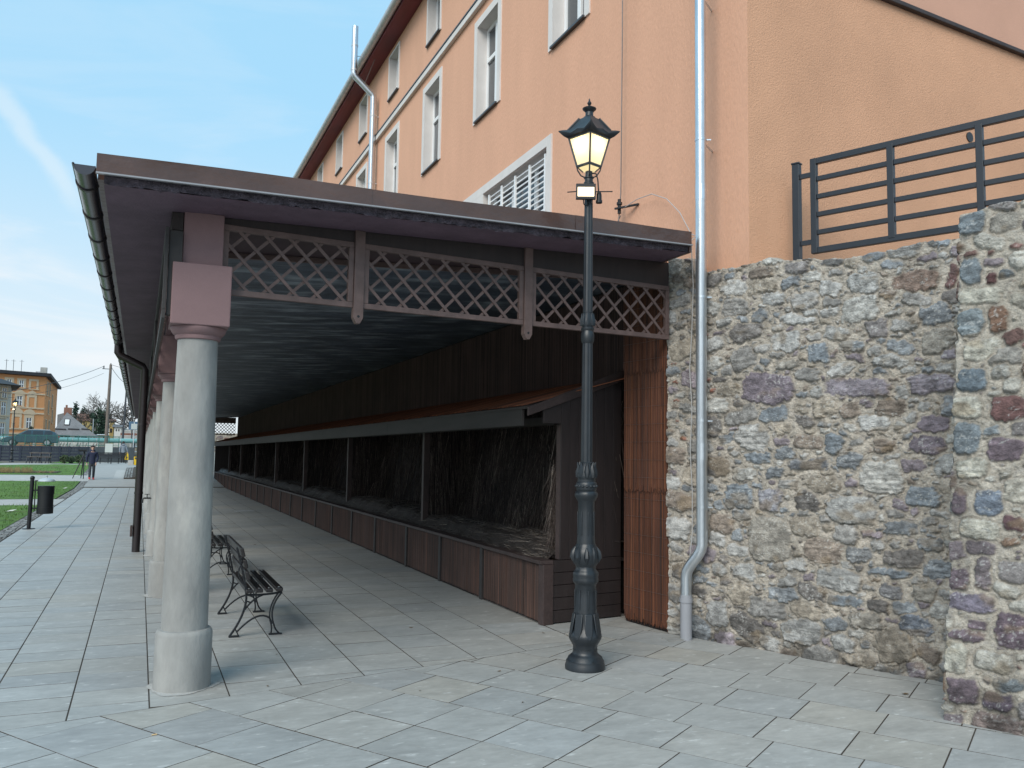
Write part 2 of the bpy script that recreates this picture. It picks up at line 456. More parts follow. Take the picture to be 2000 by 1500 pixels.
# bare earth bed in the second lawn and dead flower stalks handled with grass
gm = MB()
for (x0, x1, y0, y1, n) in ((-7, -2.7, 13, 30.5, 3800), (-9, -2.75, 35, 48.4, 2600), (-10, -3.0, 54, 62, 1500)):
    for _ in range(n):
        x, y = random.uniform(x0, x1), random.uniform(y0, y1); z = zterr(y)+.015
        a = random.uniform(0, 6.28); h = random.uniform(.04, .09); w = .012
        dx, dy = math.cos(a)*w, math.sin(a)*w; lx, ly = random.uniform(-.05, .05), random.uniform(-.05, .05)
        gm.add([(x-dx, y-dy, z), (x+dx, y+dy, z), (x+lx, y+ly, z+h)], [(0, 1, 2)])
tag(gm.build('grass', MT['grass']), 'short green grass blades on the three lawns', 'grass', kind='stuff')

# ================================================================== BUILDING with peach render
FX = 5.36; CY0 = 6.59
bld = thing('apartment_building', (FX, CY0, 0), 0, 'long peach rendered building with white window surrounds rising behind the timber canopy', 'building')
BL_END = 50.0; EZ = 11.97
def openings_wall(mb, u0, u1, z0, z1, ops, pt, depth):
    """pt(u, z, d): point at depth d behind the face"""
    us = sorted({u0, u1, *[a for o in ops for a in o[:2]]}); zs = sorted({z0, z1, *[a for o in ops for a in o[2:]]})
    for i in range(len(us)-1):
        for j in range(len(zs)-1):
            cu, cz = (us[i]+us[i+1])/2, (zs[j]+zs[j+1])/2
            if any(o[0] < cu < o[1] and o[2] < cz < o[3] for o in ops): continue
            mb.quad(pt(us[i], zs[j], 0), pt(us[i+1], zs[j], 0), pt(us[i+1], zs[j+1], 0), pt(us[i], zs[j+1], 0))
pitch = 3.17
wins = []
for k in range(15):
    c = 10.50+pitch*k
    if c > 48.5: break
    wins.append(('mid', c-.50, c+.50, 7.83, 9.63))
    wins.append(('top', c-.42, c+.42, 10.66, 11.78))
grl = [(11.14, 13.72, 5.16, 6.36), (14.45, 17.05, 5.16, 6.36)]
ops = [w[1:] for w in wins]+grl
wall = MB()
ptf = lambda y, z, d: (FX+d, y, z)
openings_wall(wall, CY0, BL_END, 0, 12.4, ops, ptf, .2)
wall.quad((FX, BL_END, 0), (FX+13, BL_END, 0), (FX+13, BL_END, 15.5), (FX, BL_END, 12.4))
wall.build('wall', MT['facade'], bld)
D = .26
def reveal(a, b, c, d, par):
    jam = MB(); jam.quad((FX, a, c), (FX+D, a, c), (FX+D, a, d), (FX, a, d)); jam.quad((FX, b, c), (FX, b, d), (FX+D, b, d), (FX+D, b, c))
    jam.quad((FX, a, d), (FX+D, a, d), (FX+D, b, d), (FX, b, d)); jam.quad((FX, a, c), (FX, b, c), (FX+D, b, c), (FX+D, a, c))
    jam.build('window_reveal', MT['white'], par)
# gable side (faces the visitor, right of the corner)
gd = V((1, .09, 0)).normalized(); gn = V((.09, -1, 0)).normalized()
g0 = V((FX, CY0, 0))
side = MB()
e = g0+gd*13
side.quad(g0, e, e+V((0, 0, 6.9)), g0+V((0, 0, 6.9)))
side.build('gable_wall', MT['facade2'], bld)
up = MB()
b0 = g0+gd*1.55+V((0, 0, 6.93)); 
inb = -gn*.06
up.quad(g0+inb*0+V((0, 0, 6.9)), e+V((0, 0, 6.9)), e+V((0, 0, 12.4)), g0+V((0, 0, 12.4)))
up.quad(g0+V((0, 0, 12.4)), e+V((0, 0, 12.4)), e+V((0, 0, 15.5)))
up.build('upper_gable_wall', MT['facade3'], bld)
fl = MB(); q0 = g0+gd*.02+V((0, 0, 6.93)); q1 = e+V((0, 0, 6.93))
fl.bar(q0+gn*.03, q1+gn*.03, .06, .055); fl.build('flashing_ledge', MT['wood'], bld, bevel=.01)
vp_ = MB(); h0 = at(1893, 268, 7.0)
t = ((g0-EYE).dot(gn))/((h0-EYE).dot(gn)); hp = EYE+(h0-EYE)*t
vp_.tube([hp-gn*.02, hp+gn*.012], .06, 16); vp_.build('vent_hole', MT['blackpipe'], bld, smooth=True)
# eave, gutter, roof
ev = MB(); ev.box(4.98, FX-.002, CY0-.25, BL_END, EZ, EZ+.10); ev.build('eave_soffit', MT['eave'], bld)
rf = MB(); rf.add([(4.93, CY0-.3, EZ+.11), (4.93, BL_END+.3, EZ+.11), (12, BL_END+.3, 16.2), (12, CY0+.3, 16.2),
                   (4.93, CY0-.3, EZ+.24), (4.93, BL_END+.3, EZ+.24), (12, BL_END+.3, 16.35), (12, CY0+.3, 16.35)],
                  [(0, 1, 2, 3), (7, 6, 5, 4), (0, 4, 5, 1), (0, 3, 7, 4), (1, 5, 6, 2)])
rf.build('roof', MT['rooftile'], bld)
def halfgutter(mb, xo, y0, y1, zt, r, n=10, th=.006):
    prof = [(xo+r*math.cos(math.pi+math.pi*i/n), zt+r*math.sin(math.pi+math.pi*i/n)) for i in range(n+1)]
    pin = [(xo+(r-th)*math.cos(math.pi+math.pi*i/n), zt+(r-th)*math.sin(math.pi+math.pi*i/n)) for i in range(n+1)]
    pr = prof+pin[::-1]
    mb.prism([(x_, y0, z_) for x_, z_ in pr], (0, y1-y0, 0))
gt = MB(); halfgutter(gt, 4.89, CY0-.3, BL_END+.3, EZ+.15, .10)
gto = gt.build('gutter', MT['zincold'], bld, smooth=True)
for k in range(46):
    y = CY0+.2+k*1.2
    if y > BL_END: break
    b_ = MB(); halfgutter(b_, 4.89, y, y+.03, EZ+.15, .107); b_.build('gutter_bracket', MT['zincold'], gto, smooth=True)
# cornice string
cn = MB(); cn.box(FX-.075, FX-.002, CY0, BL_END, 9.97, 10.09)
cno = cn.build('cornice', MT['white'], bld, bevel=.008)
cb = MB(); cb.box(FX-.09, FX-.002, CY0, BL_END, 10.092, 10.12); cb.build('cornice_capping', MT['sill'], cno)
def window(kind, y0, y1, z0, z1, blind=0):
    s = .14 if kind == 'mid' else .075
    w = MB(); pr = .025
    w.box(FX-pr, FX-.001, y0-s, y0+.002, z0-.02, z1+(s if kind == 'mid' else .05)); w.box(FX-pr, FX-.001, y1-.002, y1+s, z0-.02, z1+(s if kind == 'mid' else .05))
    w.box(FX-pr, FX-.001, y0+.004, y1-.004, z1-.002, z1+(s if kind == 'mid' else .05))
    wo = w.build('window', MT['white'], bld); reveal(y0, y1, z0, z1, wo)
    f = MB(); x0, x1 = FX+.17, FX+.235; t = .07
    f.box(x0, x1, y0, y0+t, z0, z1); f.box(x0, x1, y1-t, y1, z0, z1); f.box(x0, x1, y0+t, y1-t, z0, z0+t); f.box(x0, x1, y0+t, y1-t, z1-t, z1)
    if kind == 'mid': f.box(x0-.01, x1-.01, y0+t, y1-t, z0+1.12, z0+1.2)
    f.box(x0-.012, x1-.012, (y0+y1)/2-.05, (y0+y1)/2+.05, z0+t, z1-t)
    f.build('window_frame', MT['white_pvc'], wo, bevel=.006)
    g = MB(); g.box(FX+.2, FX+.215, y0+.03, y1-.03, z0+.03, z1-.03); g.build('pane', MT['glass'], wo)
    si = MB(); si.box(FX-.06, FX+.168, y0-.02, y1+.02, z0-.025, z0+.006); si.build('sill', MT['sill'], wo)
for w in wins: window(*w)
w = MB(); pr = .028; s = .15
za, zb = 5.16, 6.36
w.box(FX-pr, FX-.001, 10.99, 11.142, za-.1, zb+s); w.box(FX-pr, FX-.001, 13.718, 14.452, za-.1, zb+.002); w.box(FX-pr, FX-.001, 17.048, 17.2, za-.1, zb+s)
w.box(FX-pr, FX-.001, 11.144, 17.046, zb+.004, zb+s)
bw = w.build('barred_window', MT['white'], bld)
for o_ in grl: reveal(*o_, bw)
f = MB(); g = MB()
for a, b, c, d in grl:
    x0, x1 = FX+.19, FX+.25
    for yy0, yy1 in ((a, a+.07), (b-.07, b), ((a+b)/2-.5, (a+b)/2-.4), ((a+b)/2+.4, (a+b)/2+.5)): f.box(x0, x1, yy0, yy1, c, d)
    f.box(x0-.004, x1-.004, a+.07, b-.07, d-.07, d); f.box(x0-.004, x1-.004, a+.07, b-.07, c, c+.07)
    g.box(FX+.22, FX+.235, a+.02, b-.02, c+.02, d-.02)
f.build('window_frame', MT['white_pvc'], bw, bevel=.005); g.build('pane', MT['glass'], bw)
for a, b, c, d in grl:
    gr = MB(); n = 5
    for k in range(n):
        y = a+.16+(b-a-.32)*k/(n-1); gr.box(FX+.02, FX+.05, y-.022, y+.022, c, d-.05)
    nb = 13
    for k in range(nb):
        z = c+.05+(d-c-.14)*k/(nb-1); gr.box(FX+.051, FX+.067, a+.06, b-.06, z-.011, z+.011)
    gr.build('window_grille', MT['white_pvc'], bw)

# steel flue pipe on the facade
fl_ = thing('flue_pipe', (5.2, 21.45, 3.8), 0, 'shiny steel flue pipe climbing the facade and bending out past the eave', 'flue pipe')
f = MB(); f.tube([(5.2, 21.45, 3.75), (5.2, 21.45, 11.12), (5.17, 21.45, 11.2), (4.70, 21.45, 11.60), (4.66, 21.45, 11.68), (4.66, 21.45, 12.95)], .082, 16)
fo = f.build('pipe', MT['zinc'], fl_, smooth=True)
for z, x in ((4.8, 5.2), (6.8, 5.2), (8.8, 5.2), (10.6, 5.2), (11.75, 4.66), (12.4, 4.66)):
    f = MB(); f.tube([(x, 21.45, z), (x, 21.45, z+.04)], .088, 16)
    if x > 5: f.bar((5.2, 21.45, z+.02), (FX, 21.45, z+.02), .02, .02)
    f.build('pipe_collar', MT['zincold'], fl_, smooth=True)
f = MB(); f.tube([(4.7, 21.45, 12.15), (4.98, 21.2, 12.1)], .008, 5); f.tube([(4.95, 21.45, 11.45), (5.1, 21.0, EZ)], .008, 5)
f.build('stay_wire', MT['wire'], fl_)

# galvanised downpipe in front of the stone wall
dpx, dpy = 5.05, 6.945
dp = thing('downpipe', (4.975, 7.105, 0), 0, 'tall shiny galvanised downpipe in front of the building corner with a bend near the ground', 'downpipe')
f = MB(); bx, by = 4.975, 7.105
path = [(dpx, dpy, 12.1), (dpx, dpy, .93)]
for k in range(1, 6):
    t = k/6; s_ = t*t*(3-2*t)
    path.append((dpx+(bx-dpx)*s_, dpy+(by-dpy)*s_, .93-.32*t))
path += [(bx, by, .60), (bx, by, .40)]
f.tube(path, .054, 20); po = f.build('pipe', MT['zinc'], dp, smooth=True)
f = MB(); f.tube([(bx, by, .43), (bx, by, 0)], .057, 20); f.tube([(bx, by, .40), (bx, by, .36)], .064, 20); f.build('pipe_boot', MT['greypvc'], dp, smooth=True)
for z in (1.28, 2.12, 3.35, 4.96, 6.5, 8.5, 10.5):
    f = MB(); f.tube([(dpx, dpy, z), (dpx, dpy, z+.022)], .0575, 20); f.bar((dpx+.05, dpy-.03, z+.01), (dpx+.09, dpy-.05, z+.01), .02, .012)
    if z > 3.8: f.bar((dpx, dpy, z+.01), (FX+.0, dpy+.22, z+.01), .015, .012)
    f.build('pipe_clamp', MT['zinc'], dp, smooth=True)
for z in (1.75, 4.35):
    f = MB(); f.tube([(dpx, dpy, z), (dpx, dpy, z+.16)], .0558, 20); f.build('pipe_joint', MT['zinc'], dp, smooth=True)
f = MB(); f.box(bx-.22, bx-.04, by-.03, by+.10, .0, .012); f.build('drain_patch', MT['concrete'], dp)

# lightning conductor and loose cable
lc = thing('lightning_conductor', (5.25, 8.85, 4.6), 0, 'thin lightning conductor wire running down the peach wall above the canopy', 'wire')
f = MB(); f.tube([(5.27, 8.85, 12.0), (5.268, 8.86, 9), (5.27, 8.86, 7), (5.27, 8.88, 5.0), (5.25, 8.9, 4.62)], .007, 6)
f.tube([(5.27, 8.88, 4.72), (5.24, 8.93, 4.62), (5.25, 8.95, 4.52)], .006, 5); f.build('conductor', MT['wire'], lc)
f = MB(); f.bar((FX, 8.6, 4.80), (5.2, 8.9, 4.80), .03, .02); f.tube([(5.25, 8.88, 4.74), (5.25, 8.88, 4.92)], .022, 8); f.tube([(5.25, 8.88, 4.85), (5.25, 8.88, 4.88)], .035, 8)
f.build('clamp', MT['blackmetal'], lc)
ca = MB(); ca.tube([(5.26, 8.8, 4.79), (5.27, 8.5, 4.82), (5.28, 8.2, 4.80), (5.28, 7.9, 4.66), (5.25, 7.6, 4.42), (5.22, 7.35, 4.12), (5.09, 7.08, 4.02), (5.035, 7.089, 3.967), (5.044, 7.069, 3.49), (5.036, 7.085, 3.02), (5.026, 7.109, 2.66), (5.036, 7.085, 2.25), (5.028, 7.105, 1.84), (5.037, 7.085, 1.435), (5.036, 7.085, 1.03), (5.019, 7.124, .68)], .0048, 6)
tag(ca.build('cable', MT['cable']), 'loose thin white cable hanging from the wall down behind the galvanised downpipe', 'cable')
# ================================================================== RUBBLE STONEWORK
def lin(*c): return np.array(c)
PAL_MAIN = [((.31, .30, .285), 5), ((.225, .25, .275), 5), ((.38, .375, .36), 4), ((.25, .21, .24), 3), ((.35, .30, .235), 3), ((.18, .165, .155), 2.2), ((.25, .20, .16), 1.8), ((.42, .41, .38), 1.8)]
PAL_PIL = [((.36, .33, .27), 4), ((.19, .22, .24), 2.5), ((.19, .155, .17), 3.5), ((.19, .10, .085), 1.8), ((.40, .38, .33), 3), ((.22, .14, .09), 1.2), ((.21, .19, .185), 2.5)]
def rubble(name, path, top, seed, res, mortar, pal, classes, parent, relief=1.0, extra_seeds=(), taper=None, thick=.4, s_off=0, mat=None, desat=.22, warp=.85):
    rs_ = np.random.RandomState(seed)
    path = [np.array(p, float) for p in path]
    seg = [np.linalg.norm(b-a) for a, b in zip(path[:-1], path[1:])]; cum = np.concatenate([[0], np.cumsum(seg)]); Ltot = cum[-1]
    nu = int(Ltot/res)+1
    s = np.linspace(0, Ltot, nu)
    XY = np.stack([np.interp(s, cum, [p[0] for p in path]), np.interp(s, cum, [p[1] for p in path])], 1)
    nrm = np.zeros((nu, 2))
    for i, (a, b) in enumerate(zip(path[:-1], path[1:])):
        d = (b-a)/seg[i]; n = np.array([d[1], -d[0]])
        wgt = np.clip(1-np.maximum(np.maximum(cum[i]-s, s-cum[i+1]), 0)/.07, 0, 1)
        nrm += wgt[:, None]*n
    nrm /= np.linalg.norm(nrm, axis=1)[:, None]
    tp = top(s); nv = int(tp.max()/res)+1
    vv = np.linspace(0, 1, nv)[:, None]
    T = vv*tp[None, :]; Sg = np.broadcast_to(s[None, :], T.shape).copy()
    # seeds
    cs, ct, cr, ch, rot = [], [], [], [], []
    H = tp.max()
    def ok(a, b, r, h, k):
        if not cs: return True
        A = np.array(cs); B = np.array(ct); RR = np.array(cr); HH = np.array(ch)
        dx = np.abs(a-A)/(RR+r); dy = np.abs(b-B)/(HH+h)
        return not np.any((dx**2.6+dy**2.6) < k)
    cols = [c for c, _ in pal]; wts = np.array([w for _, w in pal], float); wts /= wts.sum()
    colr = []
    for (a, b, r, h, c) in extra_seeds:
        cs.append(a); ct.append(b); cr.append(r); ch.append(h); rot.append(rs_.uniform(-.08, .08)); colr.append(np.array(c))
    for (rmin, rmax, asp0, asp1, tries, kk) in classes:
        for _ in range(tries):
            r = rs_.uniform(rmin, rmax); h = r/rs_.uniform(asp0, asp1)
            a = rs_.uniform(0, Ltot); b = rs_.uniform(.0, H)
            if ok(a, b, r, h, kk):
                cs.append(a); ct.append(b); cr.append(r); ch.append(h); rot.append(rs_.normal(0, .2))
                c = np.array(cols[rs_.choice(len(cols), p=wts)])*rs_.uniform(.8, 1.2); colr.append(c)
    n = len(cs)
    w1 = fbm(Sg*9, T*9, 3, seed+3)-.5; w2 = fbm(Sg*9+40, T*9+7, 3, seed+9)-.5
    w3 = fbm(Sg*38, T*38, 2, seed+13)-.5; w4 = fbm(Sg*38+4, T*38+9, 2, seed+17)-.5
    Sw = Sg+(w1*.085+w3*.045)*warp; Tw = T+(w2*.07+w4*.038)*warp
    b1 = np.full(T.shape, 9.0); b2 = np.full(T.shape, 9.0); idd = np.zeros(T.shape, int)
    for i in range(n):
        R_ = max(cr[i], ch[i])*1.7+.09
        u0, u1 = np.searchsorted(s, cs[i]-R_), np.searchsorted(s, cs[i]+R_)
        if u1 <= u0: continue
        tm = tp[u0:u1]; v0 = int(max(0, (ct[i]-R_)/tm.max()*(nv-1))); v1 = int(min(nv, (ct[i]+R_)/tm.min()*(nv-1)+1))
        if v1 <= v0: continue
        dx = Sw[v0:v1, u0:u1]-cs[i]; dy = Tw[v0:v1, u0:u1]-ct[i]; c, sn = math.cos(rot[i]), math.sin(rot[i])
        a = np.abs(dx*c+dy*sn)/cr[i]; b = np.abs(-dx*sn+dy*c)/ch[i]
        sd = ((a**4+b**4)**.25-1)*min(cr[i], ch[i])
        o1 = b1[v0:v1, u0:u1]; o2 = b2[v0:v1, u0:u1]; oi = idd[v0:v1, u0:u1]
        less = sd < o1
        o2[...] = np.where(less, o1, np.minimum(o2, sd)); oi[...] = np.where(less, i, oi); o1[...] = np.where(less, sd, o1)
    hs = rs_.uniform(.008, .034, n)*relief; tx = rs_.normal(0, .09, n); ty = rs_.normal(0, .10, n)
    gap = np.minimum(-b1, (b2-b1)*.5)
    gap = gap+(fbm(Sg*60, T*60, 2, seed+30)-.5)*.012
    mask = sstep(.001, .011, gap)
    lay = fbm(Sg*7+3, T*46, 4, seed+41)                 # bedding-plane roughness
    rough = fbm(Sg*26, T*30, 5, seed+50)
    cid = np.array(cs)[idd]; cit = np.array(ct)[idd]
    prof = hs[idd]*(1-np.exp(-np.maximum(gap, 0)/.016)) + (tx[idd]*(Sg-cid)+ty[idd]*(T-cit))*.6
    roughamp = rs_.choice([.010, .016, .024, .034], n)[idd]*relief
    hgt = mask*(prof+.006+(lay-.5)*roughamp*1.1+(rough-.5)*roughamp*.8) + (1-mask)*((fbm(Sg*22, T*22, 4, seed+60)-.5)*.034*relief)
    groove = np.exp(-((gap-.001)/.0065)**2); hgt -= .010*groove*relief
    hgt += (fbm(Sg*1.3, T*1.3, 2, seed+70)-.5)*.05
    # colours
    ca_ = np.array(colr); ca_ = ca_*(1-desat)+ca_.mean(1, keepdims=True)*desat; C1 = ca_[idd]
    mot = fbm(Sg*24, T*30, 5, seed+80); mot2 = fbm(Sg*6, T*14, 3, seed+85)
    C = C1*(.25+1.5*mot)[..., None]*(.75+.5*mot2)[..., None]
    fleck = sstep(.60, .74, fbm(Sg*70, T*80, 3, seed+90))*sstep(.45, .6, mot2)
    C = C*(1-.5*fleck[..., None])+np.array([.62, .62, .60])*(.5*fleck[..., None])
    rust = sstep(.62, .75, fbm(Sg*5+9, T*8+2, 3, seed+95))
    C = C*(1-.45*rust[..., None])+np.array([.27, .2, .12])*(.45*rust[..., None])*(.6+.8*mot)[..., None]
    mcol = np.array(mortar)*(.72+.56*fbm(Sg*15, T*15, 5, seed+100))[..., None]
    grav = sstep(.62, .70, fbm(Sg*55, T*55, 2, seed+105))[..., None]
    mcol = mcol*(1-.3*grav)+np.array([.30, .29, .29])*.3*grav
    C = C*mask[..., None]+mcol*(1-mask[..., None])
    C = C*(1-.22*groove[..., None]*(.5+.9*mot2[..., None]))
    damp = np.clip(1-T/.5, 0, 1)*sstep(.42, .62, fbm(Sg*7, T*9, 4, seed+110)); C = C*(1-.62*damp[..., None])
    streak = sstep(.58, .75, fbm(Sg*5, T*.8, 3, seed+115)); C = C*(1-.22*streak[..., None])
    sh = taper(T) if taper is not None else 0
    dirv = (path[-1]-path[-2])/seg[-1]
    P = np.zeros(T.shape+(3,))
    P[..., 0] = XY[None, :, 0]+nrm[None, :, 0]*hgt+sh*dirv[0]; P[..., 1] = XY[None, :, 1]+nrm[None, :, 1]*hgt+sh*dirv[1]; P[..., 2] = T-.01
    # roll the top over to the back
    m = 9
    Pt = np.zeros((m,)+P.shape[1:]); Ct = np.zeros_like(Pt)
    for k in range(m):
        q = (k+1)/m*thick
        n2 = (fbm(s*9, np.full(nu, k*.35), 4, seed+120)-.5)*.07
        Pt[k, :, 0] = P[-1, :, 0]-nrm[:, 0]*q; Pt[k, :, 1] = P[-1, :, 1]-nrm[:, 1]*q; Pt[k, :, 2] = P[-1, :, 2]+n2+.02*math.sin(k/m*3.14)
        Ct[k] = np.array(mortar)*(.6+.8*fbm(s*12, np.full(nu, k*.5), 4, seed+125))[:, None]*.9
    Pb = Pt[-1:].copy(); Pb[..., 2] = 0; Cb = Ct[-1:].copy()
    P = np.concatenate([P, Pt, Pb]); C = np.concatenate([C, Ct, Cb])
    return grid_mesh(name, P, C, mat or MT['stone'], parent)

WP = V((4.972, 7.408, 0)); WD = V((.4, -.9165, 0)); WN = V((-.9165, -.4, 0))
sw = thing('stone_wall', (5.4, 6.4, 0), 0, 'grey rubble stone wall with ragged top behind the galvanised downpipe', 'stone wall')
wl = 3.5
TOPS = [0, .27, .30, .45, .9, 1.13, 1.32, 1.42, 1.61, 2.03, 2.2, 2.43, 3.5]
TOPZ = [3.86, 3.80, 3.66, 3.65, 3.66, 3.68, 3.62, 3.60, 3.605, 3.58, 3.57, 3.61, 3.61]
def top_main(s):
    base = np.interp(s, TOPS, TOPZ)
    return base+(fbm(s*4.2, s*0+1.7, 4, 5)-.5)*.10*np.clip((s-.3)/.3, 0, 1)+(np.floor(fbm(s*6, s*0+4, 1, 8)*4)/4-.4)*.05*np.clip((s-.3)/.3, 0, 1)
def wallst(px, py):
    d = at(px, py, 6.5)-EYE; t = (WP-EYE).dot(WN)/d.dot(WN); p = EYE+d*t
    return ((p-WP).dot(WD), p.z)
def stones(lst):
    out = []
    for (x0, y0, x1, y1, c) in lst:
        a = wallst(x0, (y0+y1)/2); b = wallst(x1, (y0+y1)/2); m0 = wallst((x0+x1)/2, y0); m1 = wallst((x0+x1)/2, y1)
        out.append(((a[0]+b[0])/2, (m0[1]+m1[1])/2, abs(b[0]-a[0])/2, abs(m0[1]-m1[1])/2, c))
    return out
PUR = (.20, .165, .20); PUR2 = (.255, .225, .265); BLU = (.20, .235, .27); GRY = (.33, .33, .32); BRN = (.25, .17, .13); LGT = (.42, .42, .41); TAN = (.30, .275, .235)
big = stones([(1446, 726, 1552, 788, PUR), (1606, 736, 1744, 774, PUR2), (1768, 728, 1868, 768, PUR2), (1486, 566, 1534, 596, LGT), (1740, 526, 1836, 566, BRN),
              (1650, 530, 1720, 572, GRY), (1524, 606, 1600, 634, LGT), (1556, 600, 1605, 622, GRY), (1500, 645, 1566, 686, LGT), (1576, 668, 1622, 706, BLU), (1674, 806, 1738, 840, LGT),
              (1790, 806, 1858, 842, PUR), (1774, 848, 1850, 884, PUR), (1478, 790, 1542, 826, BLU), (1412, 942, 1470, 994, BLU), (1478, 950, 1528, 998, (.25, .25, .29)), (1614, 966, 1718, 1022, GRY),
              (1770, 946, 1836, 988, BLU), (1462, 1006, 1546, 1096, TAN), (1610, 842, 1650, 888, BLU), (1450, 880, 1510, 906, BLU), (1538, 890, 1624, 918, (.16, .17, .19)), (1724, 1014, 1800, 1046, (.19, .21, .23)),
              (1650, 1064, 1706, 1098, (.2, .21, .22)), (1430, 1096, 1480, 1132, GRY), (1594, 1108, 1684, 1152, GRY), (1690, 1108, 1784, 1126, BLU), (1716, 1136, 1766, 1168, (.2, .2, .21)),
              (1780, 1140, 1830, 1176, TAN), (1612, 1158, 1688, 1182, BLU), (1750, 1200, 1822, 1242, (.16, .185, .23)), (1526, 1206, 1606, 1256, GRY), (1656, 1194, 1730, 1230, TAN), (1380, 1170, 1422, 1226, LGT),
              (1620, 1234, 1670, 1272, GRY), (1510, 700, 1566, 720, TAN), (1690, 620, 1740, 660, (.24, .22, .22)), (1850, 510, 1872, 560, (.17, .09, .085)), (1800, 640, 1866, 690, TAN), (1840, 670, 1872, 700, PUR2),
              (1700, 690, 1780, 716, GRY), (1412, 500, 1440, 524, GRY), (1530, 508, 1584, 534, (.24, .22, .215)), (1600, 500, 1650, 516, (.17, .165, .16)), (1730, 470, 1800, 502, GRY), (1806, 458, 1862, 482, BLU)])
red = []
rr = random.Random(4)
for (s_, t_) in ((.10, 2.55), (.12, 2.15), (.16, 1.98), (.11, 2.35), (.47, 2.80), (.50, 2.45), (.46, 2.56), (.09, 2.75), (.45, 3.02)):
    red.append((s_+rr.uniform(-.02, .02), t_, rr.uniform(.03, .055), rr.uniform(.016, .028), (.30, .115, .07)))
rubble('rubble_face', [tuple(WP.xy), tuple((WP+WD*wl).xy)], top_main, 11, .0072, (.48, .435, .375), PAL_MAIN,
       [(.10, .19, 1.2, 2.2, 3000, .80), (.06, .10, 1.2, 2.6, 5000, .75), (.032, .06, 1.1, 2.8, 7000, .75), (.018, .032, 1.0, 2.6, 3000, .85)], sw, .8, big+red)
pl_ = thing('stone_buttress', (5.2, 4.2, 0), 0, 'near stone buttress of purple and blue stones in pale mortar at the right edge', 'buttress')
pc = V((5.148, 4.334, 0))
PD = V((.4, -.9165, 0))
def pst(px, py):
    d = at(px, py, 4.3)-EYE; t = (pc-EYE).dot(WN)/d.dot(WN); p = EYE+d*t
    return ((p-pc).dot(PD)+1.1-.058*p.z, p.z)
def pstones(lst):
    out = []
    for (x0, y0, x1, y1, c) in lst:
        a = pst(x0, (y0+y1)/2); b = pst(x1, (y0+y1)/2); m0 = pst((x0+x1)/2, y0); m1 = pst((x0+x1)/2, y1)
        out.append(((a[0]+b[0])/2, (m0[1]+m1[1])/2, abs(b[0]-a[0])/2, abs(m0[1]-m1[1])/2, c))
    return out
PB = (.165, .20, .225); PP = (.165, .12, .145); PR = (.16, .075, .07); PO = (.21, .115, .07); PC = (.42, .40, .33)
pbig = pstones([(1878, 412, 1924, 456, PB), (1878, 502, 1918, 556, PB), (1872, 602, 1920, 656, (.19, .23, .25)), (1930, 594, 1968, 650, PO), (1870, 716, 1928, 762, (.14, .185, .225)), (1864, 820, 1914, 884, PB),
                (1936, 770, 2004, 818, PR), (1930, 852, 2000, 898, PP), (1858, 948, 1886, 1002, PP), (1902, 952, 1960, 1002, (.15, .185, .24)), (1956, 1004, 2004, 1032, (.13, .065, .075)), (1902, 1084, 1936, 1150, (.17, .14, .15)),
                (1848, 1106, 1890, 1150, PP), (1850, 1156, 1944, 1192, (.19, .165, .22)), (1944, 1192, 2006, 1262, (.135, .095, .12)), (1884, 1210, 1932, 1232, PP), (1850, 1228, 1928, 1250, PP), (1846, 1250, 1886, 1310, PC),
                (1900, 1270, 1980, 1308, (.36, .34, .29)), (1850, 1320, 1910, 1370, PP), (1918, 1346, 1980, 1384, (.12, .09, .125)), (1900, 1390, 2000, 1430, (.22, .165, .15)), (1928, 526, 1952, 554, (.12, .05, .05)),
                (1880, 660, 1960, 700, PC), (1930, 670, 2000, 712, (.30, .28, .25)), (1862, 770, 1916, 812, PC), (1870, 560, 1960, 592, PC), (1866, 890, 1930, 930, PC), (1874, 1010, 1950, 1050, PC), (1935, 410, 1990, 450, TAN), (1940, 700, 1975, 735, (.3, .29, .26))])
rubble('rubble_face', [tuple((pc-WN*1.1).xy), tuple(pc.xy), tuple((pc+PD*1.5).xy)],
       lambda s: 3.50+(fbm(s*3, s*0+.7, 3, 15)-.5)*.12+np.clip((s-1.1)/.5, 0, 1)*.05, 31, .0075, (.46, .42, .36), PAL_PIL,
       [(.09, .15, 1.0, 2.2, 2500, .78), (.05, .09, 1.0, 2.4, 4000, .80), (.02, .045, .8, 2.6, 5000, .95)], pl_, .75, [(a, b, r*1.07, h*1.07, c) for a, b, r, h, c in pbig], taper=lambda T: T*.058, thick=.9, warp=.5)

# ================================================================== RAILING ON TOP
QP = WP-WN*.35
def gpt(a, z): return QP+WD*a+V((0, 0, z))
def ga(px, py):
    d = at(px, py, 6)-EYE; t = (QP-EYE).dot(WN)/d.dot(WN); p = EYE+d*t
    return ((p-QP).dot(WD), p.z)
rl = thing('metal_railing', tuple(gpt(.9, 3.5)), 0, 'anthracite steel railing of horizontal bars above the rubble wall', 'railing')
a0 = ga(1557, 420)[0]; a1 = ga(1591, 420)[0]; a2 = ga(1741, 380)[0]; a3 = ga(1914, 300)[0]
zt, zb_ = 4.675, 3.74
f = MB(); f.bar(gpt(a0, 3.3), gpt(a0, 4.655), .07, .07, WD); f.bar(gpt(a0, 4.655), gpt(a0, 4.672), .082, .082, WD); f.build('post', MT['railmetal'], rl, bevel=.004)
f = MB(); TB = .058
f.bar(gpt(a1, zb_), gpt(a1, zt), TB, TB, WD)
a4 = a3+.79
for a in (a2, a3, a4): f.bar(gpt(a, zb_+TB/2+.001), gpt(a, zt-TB/2-.001), TB, TB, WD)
aend = a4+.4
